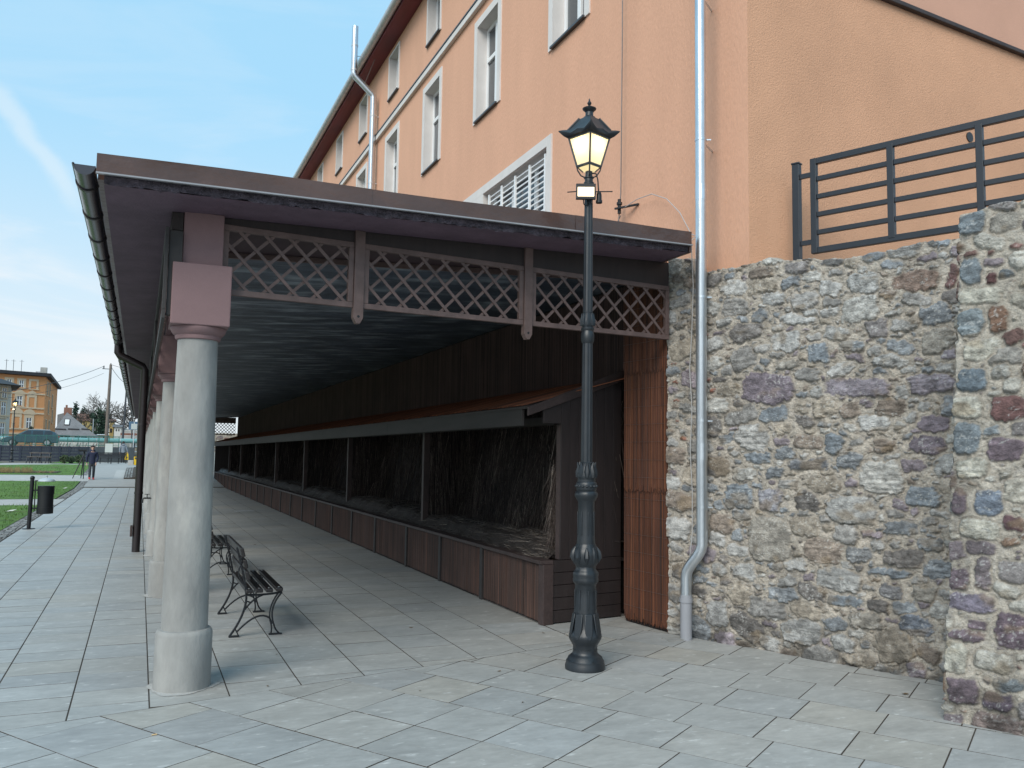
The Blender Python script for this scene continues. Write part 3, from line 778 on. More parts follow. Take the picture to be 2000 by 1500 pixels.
f.bar(gpt(a1+TB/2, zt-TB/2), gpt(aend, zt-TB/2), .05, TB); f.bar(gpt(a1+TB/2, zb_+TB/2), gpt(aend, zb_+TB/2), .05, TB)
f.build('frame', MT['railmetal'], rl, bevel=.004)
for k in range(1, 5):
    z = zb_+TB/2+(zt-zb_-TB)*k/5; f = MB()
    for p, q in ((a1, a2), (a2, a3), (a3, a4), (a4, aend)): f.bar(gpt(p+TB/2+.001, z), gpt(q-TB/2-.001, z), .04, .045)
    f.build('rail', MT['railmetal'], rl, bevel=.003)
f = MB()
for z in (zb_+.12, zt-.15): f.bar(gpt(a0+.036, z), gpt(a1-TB/2, z), .03, .045)
f.build('hinge_arm', MT['railmetal'], rl)

# ================================================================== CANOPY
cp = thing('timber_canopy', (2.3, 6.9, 0), 0, 'long brown lean-to canopy on grey round columns over the arcade', 'canopy')
ZC = lambda x: 3.56+.045*x
YE = 51.5
A_ = V((-.31, 6.29)); B_ = V((4.86, 6.88)); XR = 5.13
FY = lambda x: A_.y+(B_.y-A_.y)*(x-A_.x)/(B_.x-A_.x)
def ceil_pt(x, y, dz=0): return (x, y, ZC(x)+dz)
so = MB()
# soffit (plum) : front band and left verge
def sheet(mb, x0, x1, ylo, yhi, dz, nx=12):
    vs = []
    for i in range(nx+1):
        x = x0+(x1-x0)*i/nx
        vs += [ceil_pt(x, ylo(x), dz), ceil_pt(x, yhi(x), dz)]
    mb.add(vs, [(2*i, 2*i+1, 2*i+3, 2*i+2) for i in range(nx)])
LY = lambda x: 6.93+(x-.515)*.0974
sheet(so, -.31, .52, FY, lambda x: 8.15, 0, 3); sheet(so, .52, 4.875, FY, LY, 0)
sheet(so, -.31, .60, lambda x: 8.15, lambda x: YE, 0, 2)
so.build('soffit', MT['soffit'], cp)
sd_ = MB(); sheet(sd_, .52, 4.875, LY, lambda x: 8.15, 0); sheet(sd_, 4.875, XR, lambda x: 7.52, lambda x: 8.15, 0, 2); sd_.build('inner_soffit', MT['soffit_shaded'], cp)  # soffit strip behind the lattice, its shade put into the colour
# ceiling with real undulation
nx, ny = 60, 400
X_, Y_ = np.meshgrid(np.linspace(.60, XR, nx), np.linspace(8.15, YE, ny))
und = (fbm(X_*1.2, Y_*3.0, 4, 77)-.5)*.03
edge = np.minimum(np.minimum(X_-.6, XR-X_), Y_-8.15)
Z_ = ZC(X_)-.012+und*np.clip(edge/.1, 0, 1)
P = np.stack([X_, Y_, Z_], -1)[:, ::-1]
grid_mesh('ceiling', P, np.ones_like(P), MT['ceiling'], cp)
bm_ = MB(); bm_.bar((.6, 8.15, ZC(.6)-.03), (XR, 8.15, ZC(XR)-.03), .03, .05); bm_.build('ceiling_batten', MT['woodlat'], cp)
# rough slab edge and sheet metal fascia along the front
n = 160; P = np.zeros((7, n, 3)); xs_ = np.linspace(-.31, 4.86, n)
for j in range(7):
    zz = ZC(xs_)+.075*j/6
    off = (fbm(xs_*16, xs_*0+j*.9, 4, 91)-.5)*.045*(1 if j < 6 else .2)+.012*(1-j/6)
    P[j, :, 0] = xs_; P[j, :, 1] = FY(xs_)+off-.012; P[j, :, 2] = zz+((fbm(xs_*22, xs_*0+3, 3, 95)-.5)*.03 if j == 0 else 0)
grid_mesh('slab_edge', P, np.ones_like(P), MT['slabedge'], cp)
ZT = .205
def frange(a, b, n): return [a+(b-a)*i/n for i in range(n+1)]
def fascia(x0, x1, dy, name, zlo=.07, zhi=ZT, mat='fascia'):
    mb = MB(); n = 28; vs = []
    for i, x in enumerate(frange(x0, x1, n)):
        w = .006*math.sin(x*9)+.004*math.sin(x*23+1)
        z0, z1 = ZC(x)+zlo, ZC(x)+zhi+.006*math.sin(x*2.3)
        y = FY(x)-.035-dy
        vs += [(x, y-.006, z0), (x, y+w, (z0*.55+z1*.45)), (x, y-.002, z1), (x, y+.25, z1+.012)]
    mb.add(vs, [(4*i+j, 4*(i+1)+j, 4*(i+1)+j+1, 4*i+j+1) for i in range(n) for j in range(3)])
    return mb.build(name, MT[mat], cp, smooth=True)
fascia(-.36, 1.58, .004, 'fascia'); fascia(1.56, 3.52, 0, 'fascia'); fascia(3.50, 4.86, .004, 'fascia')
lp = MB()
for a, b in ((-.36, 1.57), (1.57, 3.51), (3.51, 4.86)): lp.bar((a, FY(a)-.05, ZC(a)+.062), (b, FY(b)-.05, ZC(b)+.062), .03, .011)
lp.build('drip_edge', MT['lip'], cp)
ec = MB(); ec.box(4.845, 4.872, B_.y-.028, B_.y+.5, ZC(4.9)-.005, ZC(4.9)+ZT-.004); ec.build('fascia_end', MT['fascia'], cp)
# roof top sheet
rt = MB(); rt.add([(-.36, FY(-.36)+.2, ZC(-.36)+ZT), (4.87, FY(4.87)+.2, ZC(4.87)+ZT), (4.87, YE+.2, ZC(4.87)+ZT), (-.36, YE+.2, ZC(-.36)+ZT),
                   (-.36, FY(-.36)+.2, ZC(-.36)+.09), (4.87, FY(4.87)+.2, ZC(4.87)+.09), (4.87, YE+.2, ZC(4.87)+.09), (-.36, YE+.2, ZC(-.36)+.09)],
                  [(0, 1, 2, 3), (7, 6, 5, 4), (0, 3, 7, 4), (0, 4, 5, 1), (2, 6, 7, 3)]); rt.build('roof', MT['fascia'], cp)
rt2 = MB(); rt2.box(4.875, 5.355, 8.0, YE+.2, ZC(5.1)+.03, ZC(5.1)+.19); rt2.build('roof_flashing', MT['fascia'], cp)
# gutter on the left eave
gy = FY(-.36)-.03; gx = -.432; gz = 3.655; gr_ = .068
gu = MB(); halfgutter(gu, gx, gy, YE, gz, gr_, 12)
gu.prism([(gx+gr_*.97*math.cos(math.pi+math.pi*i/12), gy+.004, gz+gr_*.97*math.sin(math.pi+math.pi*i/12)) for i in range(13)], (0, .006, 0))
guo = gu.build('gutter', MT['gutter'], cp, smooth=True)
bead = MB(); bead.tube([(gx-gr_, gy, gz), (gx-gr_, YE, gz)], .009, 8); bead.build('gutter_bead', MT['gutter'], guo, smooth=True)
k = 0; y = 6.62
while y < 50:
    b_ = MB(); halfgutter(b_, gx, y, y+.045, gz+.002, gr_+.011, 10, .010); b_.bar((gx+gr_, y+.02, gz+.02), (gx+gr_+.03, y+.02, gz+.05), .03, .006)
    b_.build('gutter_bracket', MT['blackpipe'], guo, smooth=True); y += .82
# columns
CX = .372; CYS = [6.985+4.42*i for i in range(11)]
def column(y):
    e_ = MB()
    zc = ZC(CX)
    sh = MB(); pr = [(.166, .40)]+[(.166-.019*(i/12)**1.5, .40+2.215*i/12) for i in range(13)]
    sh.lathe(pr, 40, (CX, y, 0)); co = sh.build('column', MT['concrete'], cp, smooth=True)
    b = MB(); b.lathe([(.203, -.02), (.204, .2), (.203, .395), (.198, .415), (.187, .428), (.164, .432)], 40, (CX, y, 0)); b.build('column_base', MT['concrete'], co, smooth=True)
    c = MB(); c.lathe([(.15, 2.606), (.163, 2.61), (.168, 2.625), (.168, 2.64), (.178, 2.645), (.196, 2.668), (.206, 2.688), (.207, 2.70), (.15, 2.702)], 40, (CX, y, 0)); c.build('necking', MT['capital'], co, smooth=True)
    d = MB(); d.box(CX-.213, CX+.213, y-.213, y+.213, 2.703, 3.17); d.build('capital_block', MT['capital'], co, bevel=.008)
    h = MB(); h.box(CX-.145, CX+.145, y-.145, y+.145, 3.171, zc+.004); h.build('pier', MT['capital'], co, bevel=.006)
for y in CYS: column(y)
for y in CYS[:3]:
    m = MB(); n = 40; pts = []
    for i in range(n):
        a = 2*math.pi*i/n; r = .225+.035*random.random()+.03*math.sin(3*a+y); pts.append((CX+r*math.cos(a), y+r*math.sin(a), .0035))
    m.add(pts, [tuple(range(n))]); m.build('cement_smear', MT['lightpath'], cp)
# front lattice
LP0 = V((.515, 6.93, 0)); LP1 = V((4.93, 7.36, 0)); LD = (LP1-LP0).normalized(); LN = V((LD.y, -LD.x, 0)); LL = (LP1-LP0).length
def lpt(s, z, d=0): return LP0+LD*s+LN*d+V((0, 0, z))
ztop = lambda s: 3.525+.0*s; zbot = lambda s: 2.975+.004*s
def lattice(mb, s0, s1, zb, zt, pt, step=.198, w=.025, th=.010):
    """two layers of diagonal laths clipped to the panel rectangle"""
    hgt = zt-zb
    for lay, sg in ((0, 1), (1, -1)):
        k = s0-hgt-1
        while k < s1+hgt+1:
            pa = (k, zb) if sg > 0 else (k, zt); pb = (k+hgt, zt) if sg > 0 else (k+hgt, zb)
            t0, t1 = 0, 1
            if pa[0] < s0: t0 = (s0-pa[0])/hgt
            if pb[0] > s1: t1 = (s1-pa[0])/hgt
            if t1-t0 > .04:
                z = lambda t: pa[1]+(pb[1]-pa[1])*t
                p = pt(pa[0]+hgt*t0, z(t0), .006+lay*.0105); q = pt(pa[0]+hgt*t1, z(t1), .006+lay*.0105)
                mb.bar(p, q, th, w, LN) if False else mb.obox((p+q)/2, (q-p)/2, pt(0, 0, th/2)-pt(0, 0, 0), (q-p).cross(pt(0, 0, 1)-pt(0, 0, 0)).normalized()*(w/2))
            k += step
sp = [0.045, 1.10, 2.68, LL-.05]
PX = [ (697, 1), (1028, 1)]
def sat(px, py):
    d = at(px, py, 7)-EYE; t = (LP0-EYE).dot(LN)/d.dot(LN); p = EYE+d*t
    return (p-LP0).dot(LD)
s1_, s2_ = sat(699, 530), sat(1028, 570)
bounds = [0.0, s1_, s2_, LL]
for i in range(3):
    a, b = bounds[i]+(.045 if i else 0), bounds[i+1]-(.045 if i < 2 else 0)
    zb, zt2 = 2.975, 3.53
    fr = MB(); t = .045
    def rail(sa, sb, z0, z1, d0=-.012, d1=.03):
        fr.obox(lpt((sa+sb)/2, (z0+z1)/2, (d0+d1)/2), LD*((sb-sa)/2), LN*((d1-d0)/2), V((0, 0, (z1-z0)/2)))
    rail(a, b, zb, zb+t); rail(a, b, zt2-t, zt2)
    rail(a, a+t, zb+t+.001, zt2-t-.001); rail(b-t, b, zb+t+.001, zt2-t-.001)
    po_ = fr.build('lattice_panel', MT['woodlat'], cp, bevel=.003)
    lt = MB(); lattice(lt, a+t*.6, b-t*.6, zb+t*.6, zt2-t*.6, lpt); lt.build('laths', MT['woodlat'], po_)
for s_ in (s1_, s2_):
    pm = MB(); w2 = .043; zb = 2.84
    zt3 = ZC(lpt(s_, 0).x)-.002
    poly = [lpt(s_-w2, zt3, -.014), lpt(s_-w2, zb+.05, -.014), lpt(s_-w2*.35, zb, -.014), lpt(s_+w2*.35, zb, -.014), lpt(s_+w2, zb+.05, -.014), lpt(s_+w2, zt3, -.014)]
    pm.prism(poly, LN*.062); pst_ = pm.build('lattice_post', MT['woodlat'], cp, bevel=.003)
    h = MB(); h.tube([lpt(s_, zb+.06, .047), lpt(s_, zb+.06, .0495)], .011, 12); h.build('bolt_hole', MT['blackmetal'], pst_)
hd = MB()
vs = []
for i in range(13):
    s_ = LL*i/12; p = lpt(s_, 0); z1 = ZC(p.x)-.003
    vs += [lpt(s_, 3.532, .02), lpt(s_, max(z1, 3.536), .02), lpt(s_, 3.532, -.02), lpt(s_, max(z1, 3.536), -.02)]
fs = []
for i in range(12): fs += [(4*i, 4*i+4, 4*i+5, 4*i+1), (4*i+2, 4*i+3, 4*i+7, 4*i+6), (4*i, 4*i+2, 4*i+6, 4*i+4)]
hd.add(vs, fs); hd.build('header_beam', MT['wooddark'], cp)
# side trellis along the outer face of the piers
sd = MB(); sx0, sx1 = .10, .215
sd.box(.128, .222, 6.79, 6.87, 2.765, 3.41); sd.build('trellis_post', MT['woodgrey'], cp, bevel=.004)
sd = MB(); sd.box(.098, .1235, 6.76, YE, 2.735, 2.80); sd.box(.098, .1235, 6.76, YE, 3.36, 3.425); sd.box(.098, .1235, 6.76, 6.84, 2.801, 3.359)
for y in CYS[1:]: sd.box(.098, .1235, y-.05, y+.05, 2.801, 3.359)
tr = sd.build('side_trellis', MT['woodgrey'], cp, bevel=.003)
sl = MB()
spt = lambda s_, z, d=0: V((.126+d, s_, z))
lattice(sl, 6.84, YE, 2.80, 3.36, spt, .19, .021, .010); sl.build('laths', MT['woodlat'], tr)
sd = MB(); sd.box(.14, .221, 6.85, YE, 3.432, ZC(.2)-.004); sd.build('side_beam', MT['wooddark'], cp)
# far end lattice
ep = MB(); ept = lambda s_, z, d=0: V((3.0+s_, YE-.05-d, z))
lattice(ep, 0, 2.0, 2.80, 3.42, ept, .185, .03, .012); 
epo = MB(); epo.box(3.0, 5.0, YE-.09, YE-.03, 2.745, 2.80); epo.box(3.0, 5.0, YE-.09, YE-.03, 3.42, 3.75); eo = epo.build('lattice_panel', MT['woodlat'], cp); ep.build('laths', MT['woodlat'], eo)
# black-brown rain pipe
bp_ = thing('rain_pipe', (.016, 16.4, 0), 0, 'dark brown rain pipe from the canopy gutter beside the third column', 'downpipe')
f = MB(); f.tube([(gx, 16.4, 3.62), (gx, 16.4, 3.47), (gx+.03, 16.4, 3.42), (-.02, 16.4, 3.24), (.016, 16.4, 3.18), (.016, 16.4, 0)], .066, 14); f.build('pipe', MT['blackpipe'], bp_, smooth=True)
f = MB(); f.box(-.09, -.052, 16.33, 16.45, .27, .46); f.build('inspection_cover', MT['wood'], bp_, bevel=.006)
f = MB(); f.tube([(.016, 16.4, 2.2), (.016, 16.4, 2.24)], .072, 14); f.tube([(.016, 16.4, 1.0), (.016, 16.4, 1.04)], .072, 14); f.build('pipe_clamp', MT['blackpipe'], bp_, smooth=True)
# ================================================================== BACK WALL + REED SCREENS
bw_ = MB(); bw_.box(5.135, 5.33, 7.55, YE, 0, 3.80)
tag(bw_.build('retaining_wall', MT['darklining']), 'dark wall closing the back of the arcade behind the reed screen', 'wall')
def reedcol(k=1.0):
    t = random.random()
    c = (.18, .058, .025) if t < .45 else (.12, .040, .021) if t < .7 else (.27, .10, .043) if t < .85 else (.06, .026, .018)
    g = random.uniform(.6, 1.4)*k
    return tuple(a*g for a in c)
def reeds(mb, p, q, z0f, z1f, n, off, rr_=(.003, .0055), k=1.0, jit=.004, sides=3, col=None):
    p, q = V(p), V(q); d = (q-p); dn = d.normalized(); nn = V((dn.y, -dn.x, 0))
    for i in range(n):
        t = (i+random.random())/n; r = random.uniform(*rr_)
        b = p+d*t+nn*(off+random.uniform(-jit, jit)*.6)
        a0 = b+V((0, 0, z0f(t))); a1 = b+dn*random.uniform(-jit, jit)*2+V((0, 0, z1f(t)))
        mb.col = (col or reedcol)(k)
        if sides == 3:
            vs = []
            for w in (a0, a1): vs += [w-dn*r, w+nn*r, w+dn*r]
            mb.add(vs, [(0, 1, 4, 3), (1, 2, 5, 4)])
        else: mb.tube([a0, a0+(a1-a0)*.5+nn*random.uniform(-.003, .003)+dn*random.uniform(-.003, .003), a1], r, sides, False)
# upper screen above the stall roof: matted dark brown reed
rs = thing('reed_screen', (5.1, 9, 2.4), 0, 'dark brown reed screen covering the back wall above the stall roof', 'reed screen')
bkm = MB(); bkm.box(5.112, 5.132, 8.12, YE-.1, 2.3, ZC(5.1)-.02); bkm.build('backing', MT['darklining'], rs)
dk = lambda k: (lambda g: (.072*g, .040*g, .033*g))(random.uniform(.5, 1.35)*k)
mb = MB(); y = 8.12
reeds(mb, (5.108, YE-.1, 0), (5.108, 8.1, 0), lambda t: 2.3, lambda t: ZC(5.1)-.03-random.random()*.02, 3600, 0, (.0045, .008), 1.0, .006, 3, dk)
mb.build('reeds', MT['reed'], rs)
# near mat, three overlapping tiers
rm = thing('reed_mat', (4.95, 7.75, 0), 0, 'rust brown willow mat in three tiers hanging beside the rubble wall', 'reed mat')
ML, MR = V((4.885, 8.13, 0)), V((4.966, 7.415, 0)); md = (MR-ML).normalized(); mn = V((md.y, -md.x, 0))
bk = MB(); bk.prism([ML-mn*.035, MR-mn*.035, MR-mn*.035+V((0, 0, 3.7)), ML-mn*.035+V((0, 0, 3.7))], mn*-.02); bk.build('backing', MT['darklining'], rm)
for (z0, z1, off) in ((.035, 1.47, 0), (1.40, 2.72, .012), (2.66, 3.62, .02)):
    mb = MB()
    for lay in range(3):
        reeds(mb, ML, MR, lambda t: z0+abs(random.gauss(0, .045))-(.02 if random.random() < .2 else 0), lambda t: z1+random.uniform(-.04, .01), (240, 230, 200)[lay], off-.02+lay*.005, (.0024, .0042), (.32, .42, .54)[lay], .005, 5)
    mo = mb.build('mat_tier', MT['reed'], rm, smooth=True)
    tw = MB(); z = z0+.15
    while z < z1-.05:
        tw.tube([ML+mn*(off+.0005)+V((0, 0, z)), ML*.5+MR*.5+mn*(off+.0045)+V((0, 0, z+random.uniform(-.006, .006))), MR+mn*(off+.0005)+V((0, 0, z))], .0012, 4); z += .19
    tw.build('tie_wire', MT['wire'], mo)

# ================================================================== LONG STALL
st = thing('market_stall', (4.4, 8.25, 0), 0, 'long dark timber stall with reed front open counter and lean-to roof under the canopy', 'stall')
KX = 3.945; KY0 = 8.19; KYE = 51.3; KZ = .665
SE = lambda x: KY0+.158*(x-KX)           # skew of the near end
bat = [KY0, 9.93, 11.53, 13.18, 15.14, 16.99, 18.89, 20.8]
while bat[-1] < KYE-1.9: bat.append(bat[-1]+1.86)
bat.append(KYE)
f = MB(); f.box(KX+.03, KX+.05, KY0+.05, KYE, 0, KZ-.03); f.build('front_backing', MT['darklining'], st)
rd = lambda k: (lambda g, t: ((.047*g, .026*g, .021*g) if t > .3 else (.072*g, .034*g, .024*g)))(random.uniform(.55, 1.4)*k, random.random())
for a, b in zip(bat[:-1], bat[1:]):
    mb = MB()
    for lay in range(2):
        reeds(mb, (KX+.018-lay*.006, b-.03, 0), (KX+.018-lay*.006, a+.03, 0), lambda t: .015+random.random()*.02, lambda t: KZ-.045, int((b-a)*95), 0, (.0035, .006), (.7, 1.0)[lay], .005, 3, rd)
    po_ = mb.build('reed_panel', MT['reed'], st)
    tm = MB(); tm.col = (.058, .034, .029)
    for z in (.22, .44):
        tm.bar((KX+.011, a+.03, z), (KX+.011, b-.03, z+random.uniform(-.006, .006)), .002, .002)
    tm.build('tie_strip', MT['reed'], po_)
for y in bat[1:-1]:
    f = MB(); f.box(KX-.022, KX+.024, y-.04, y+.04, 0, KZ-.042); f.build('batten', MT['woodgrey'], st, bevel=.003)
f = MB(); f.box(KX-.03, KX+.12, KY0+.01, KYE, KZ-.04, KZ); f.build('counter_rail', MT['wood'], st, bevel=.004)
f = MB(); f.obox((KX+.05, KY0+.04, KZ/2-.021), (.062, .010, 0), (-.008, .048, 0), (0, 0, KZ/2-.021)); f.build('corner_post', MT['wood'], st, bevel=.004)
# near end: horizontal boards below, vertical boards above, sloping verge
ed = V((1, .158, 0)).normalized(); en = V((ed.y, -ed.x, 0))
E0 = V((KX, KY0, 0)); 
def ept_(s_, z, d=0): return E0+ed*s_+en*d+V((0, 0, z))
EL = 1.05
f = MB(); nb = 5
for i in range(nb):
    z0 = .01+i*(KZ-.01)/nb; f.obox(ept_((.13+EL)/2, z0+.065, -.012), ed*((EL-.13)/2), en*.011, V((0, 0, (KZ-.01)/nb/2-.003)))
f.build('end_boards_low', MT['wooddark'], st, bevel=.003)
roofz = lambda s_: 2.20+.345*(s_+.20)          # underside of verge board along the end
f = MB(); n = 7; s0 = .215
for i in range(n):
    a = s0+(EL-s0)*i/n; b = s0+(EL-s0)*(i+1)/n-.004
    za, zb = roofz(a)-.05, roofz(b)-.05
    f.prism([ept_(a, KZ+.002, -.022), ept_(b, KZ+.002, -.022), ept_(b, zb+.05, -.022), ept_(a, za+.05, -.022)], en*.02)
f.prism([ept_(-.02, 2.115, -.022), ept_(s0-.004, 2.115, -.022), ept_(s0-.004, roofz(s0-.004), -.022), ept_(-.02, roofz(-.02), -.022)], en*.02)
f.build('end_boards', MT['wooddark'], st, bevel=.002)
f = MB(); f.obox(ept_(s0+.03, (KZ+2.11)/2, -.06), ed*.03, en*.035, V((0, 0, (2.11-KZ)/2))); f.build('end_jamb', MT['wood'], st, bevel=.003)
f = MB(); va, vb = -.235, EL+.01
f.prism([ept_(va, roofz(va)-.005, .0), ept_(vb, roofz(vb)-.005, .0), ept_(vb, roofz(vb)+.115, .0), ept_(va, roofz(va)+.085, .0)], en*.028)
f.build('verge_board', MT['wood'], st, bevel=.004)
# roof
RX0, RX1 = 3.72, 5.10
rz = lambda x: 2.29+.28*(x-RX0)
f = MB(); f.add([(RX0, SE(RX0)-.0, rz(RX0)-.03), (RX1, SE(RX1), rz(RX1)-.03), (RX1, KYE, rz(RX1)-.03), (RX0, KYE, rz(RX0)-.03),
                 (RX0, SE(RX0), rz(RX0)), (RX1, SE(RX1), rz(RX1)), (RX1, KYE, rz(RX1)), (RX0, KYE, rz(RX0))],
                [(0, 3, 2, 1), (4, 5, 6, 7), (0, 1, 5, 4), (0, 4, 7, 3), (3, 7, 6, 2), (1, 2, 6, 5)])
ro = f.build('stall_roof', MT['wooddark'], st)
mb = MB(); y = 8.2
nr = 3400
for i in range(nr):
    y = 8.22+(KYE-8.22)*i/nr+random.uniform(-.006, .006); r = random.uniform(.004, .008); mb.col = reedcol(.95)
    xa = RX0-.02+abs(random.gauss(0, .025)); za = rz(xa)+.010+random.random()*.008
    yb = y+random.uniform(-.02, .02)
    mb.add([(xa, y-r, za-.004), (xa, y, za+r), (xa, y+r, za-.004), (RX1, yb-r, rz(RX1)+.008), (RX1, yb, rz(RX1)+.012+r), (RX1, yb+r, rz(RX1)+.008)], [(0, 1, 4, 3), (1, 2, 5, 4)])
mb.build('roof_reeds', MT['reed'], ro)
y = 8.33; fb = []
while y < KYE: fb.append(y); y += 5.43
fb.append(KYE)
f = MB()
for a, b in zip(fb[:-1], fb[1:]): f.box(3.735, 3.765, a+.002, b-.002, 2.085, 2.262)
f.build('fascia_board', MT['woodgrey'], st, bevel=.003)
# posts, lining, partitions
PXX = 4.17
pys = [13.15+5.43*i for i in range(7)]
for y in pys:
    f = MB(); f.box(PXX, PXX+.095, y-.048, y+.048, KZ, rz(PXX)-.035); f.build('stall_post', MT['wood'], st, bevel=.004)
f = MB(); f.box(PXX-.02, PXX+.09, 8.4, KYE, 2.11, 2.20); f.build('top_plate', MT['wooddark'], st)
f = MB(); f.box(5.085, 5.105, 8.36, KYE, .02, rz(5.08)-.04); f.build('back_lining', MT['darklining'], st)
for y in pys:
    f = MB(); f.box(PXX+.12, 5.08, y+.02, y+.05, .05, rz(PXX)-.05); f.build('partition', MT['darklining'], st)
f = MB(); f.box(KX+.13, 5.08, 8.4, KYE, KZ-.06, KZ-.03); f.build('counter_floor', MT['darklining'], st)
f = MB(); f.box(KX-.02, 5.1, KYE, KYE+.04, 0, 2.2); f.build('end_panel', MT['wooddark'], st)
# twigs lining the walls
tw = MB()
def stalk(mb, p, q, r):
    p, q = V(p), V(q); d = (q-p).normalized(); a = d.orthogonal().normalized()*r; b = d.cross(a.normalized())*r
    mb.add([p+a, p-a*.5+b*.87, p-a*.5-b*.87, q+a*.5, q-a*.25+b*.43, q-a*.25-b*.43], [(0, 1, 4, 3), (1, 2, 5, 4), (2, 0, 3, 5)])
def twcol(m=1):
    t = random.random(); g = random.uniform(.5, 1.3)*m
    return (.075*g, .055*g, .05*g) if t < .66 else (.18*g, .145*g, .125*g) if t < .93 else (.36*g, .31*g, .27*g)
def lean(): return random.gauss(0, .10)
for _ in range(14000):
    y = 8.45+(KYE-8.5)*(random.random()**2.0); z = random.uniform(.72, 2.45); l = random.uniform(.18, .55)
    x = 5.05-max(0, 2.1-z)*.26-random.random()**2*.14
    tw.col = twcol(.62+.55*math.sin(y*2.1+z)**2); stalk(tw, (x, y, z), (x-random.uniform(.0, .10), y+lean()*l*1.6, z-l), random.uniform(.0018, .0042))
for py_ in pys:
    m = 700 if py_ < 20 else 260
    for _ in range(m):
        x = random.uniform(PXX+.1, 5.05); z = random.uniform(.9, 2.35); l = random.uniform(.2, .6)
        tw.col = twcol(); y = py_+.01-random.random()**2*.16*(1 if z < 1.7 else .5)
        stalk(tw, (x, y, z), (x+lean()*l, y-random.uniform(-.01, .06), z-l), random.uniform(.0018, .004))
for _ in range(700):
    z = random.uniform(.85, 2.1); l = random.uniform(.2, .5); x = random.uniform(4.2, 5.0); y = 8.42+random.random()**2*.14
    tw.col = twcol(); stalk(tw, (x, y, z), (x+lean()*l, y+random.uniform(-.01, .06), z-l), random.uniform(.0018, .0035))
for _ in range(260):           # stray light stalks at the near jamb
    z = random.uniform(.75, 1.7); l = random.uniform(.15, .45); x = random.uniform(4.16, 4.3); y = 8.40+random.random()*.1
    tw.col = twcol(1.4); stalk(tw, (x, y, z), (x-random.uniform(-.03, .10), y+random.uniform(0, .12), z-l), random.uniform(.0015, .003))
tw.build('twig_lining', MT['twig'], st)
# straw bedding: a heaped surface plus loose stalks
nxs, nys = 36, 700
X_, Y_ = np.meshgrid(np.linspace(KX+.10, 5.07, nxs), np.linspace(8.40, KYE-.02, nys))
hz = lambda X, Y: KZ-.02+.20*sstep(KX+.10, PXX+.15, X)*(.6+.6*fbm(X*1.3, Y*1.1, 3, 61))+(fbm(X*9, Y*9, 4, 66)-.5)*.05
Z_ = hz(X_, Y_)
P = np.stack([X_, Y_, Z_], -1); Cc = np.ones_like(P)*np.array([.045, .036, .032])*(.4+1.2*fbm(X_*14, Y_*14, 4, 69))[..., None]
bed = grid_mesh('straw_bedding', P, Cc, MT['straw']); tag(bed, 'dark trampled straw bedding on the stall counter', 'straw', kind='stuff')
sm = MB()
N_ = 9000
sx = np.array([random.uniform(KX+.10, 4.9) for _ in range(N_)]); sy = np.array([8.45+(KYE-8.6)*random.random()**2.2 for _ in range(N_)])
sz = hz(sx, sy)
for x, y, z in zip(sx, sy, sz):
    a = random.uniform(0, 6.28); l = random.uniform(.05, .17); t = random.random(); g = random.uniform(.5, 1.2)
    sm.col = (.055*g, .045*g, .042*g) if t < .66 else (.15*g, .125*g, .105*g) if t < .93 else (.30*g, .26*g, .22*g)
    stalk(sm, (x, y, z+.004), (x+math.cos(a)*l, y+math.sin(a)*l, z+random.uniform(-.01, .05)), random.uniform(.0014, .0032))
so_ = sm.build('loose_straw', MT['straw']); so_.parent = bed

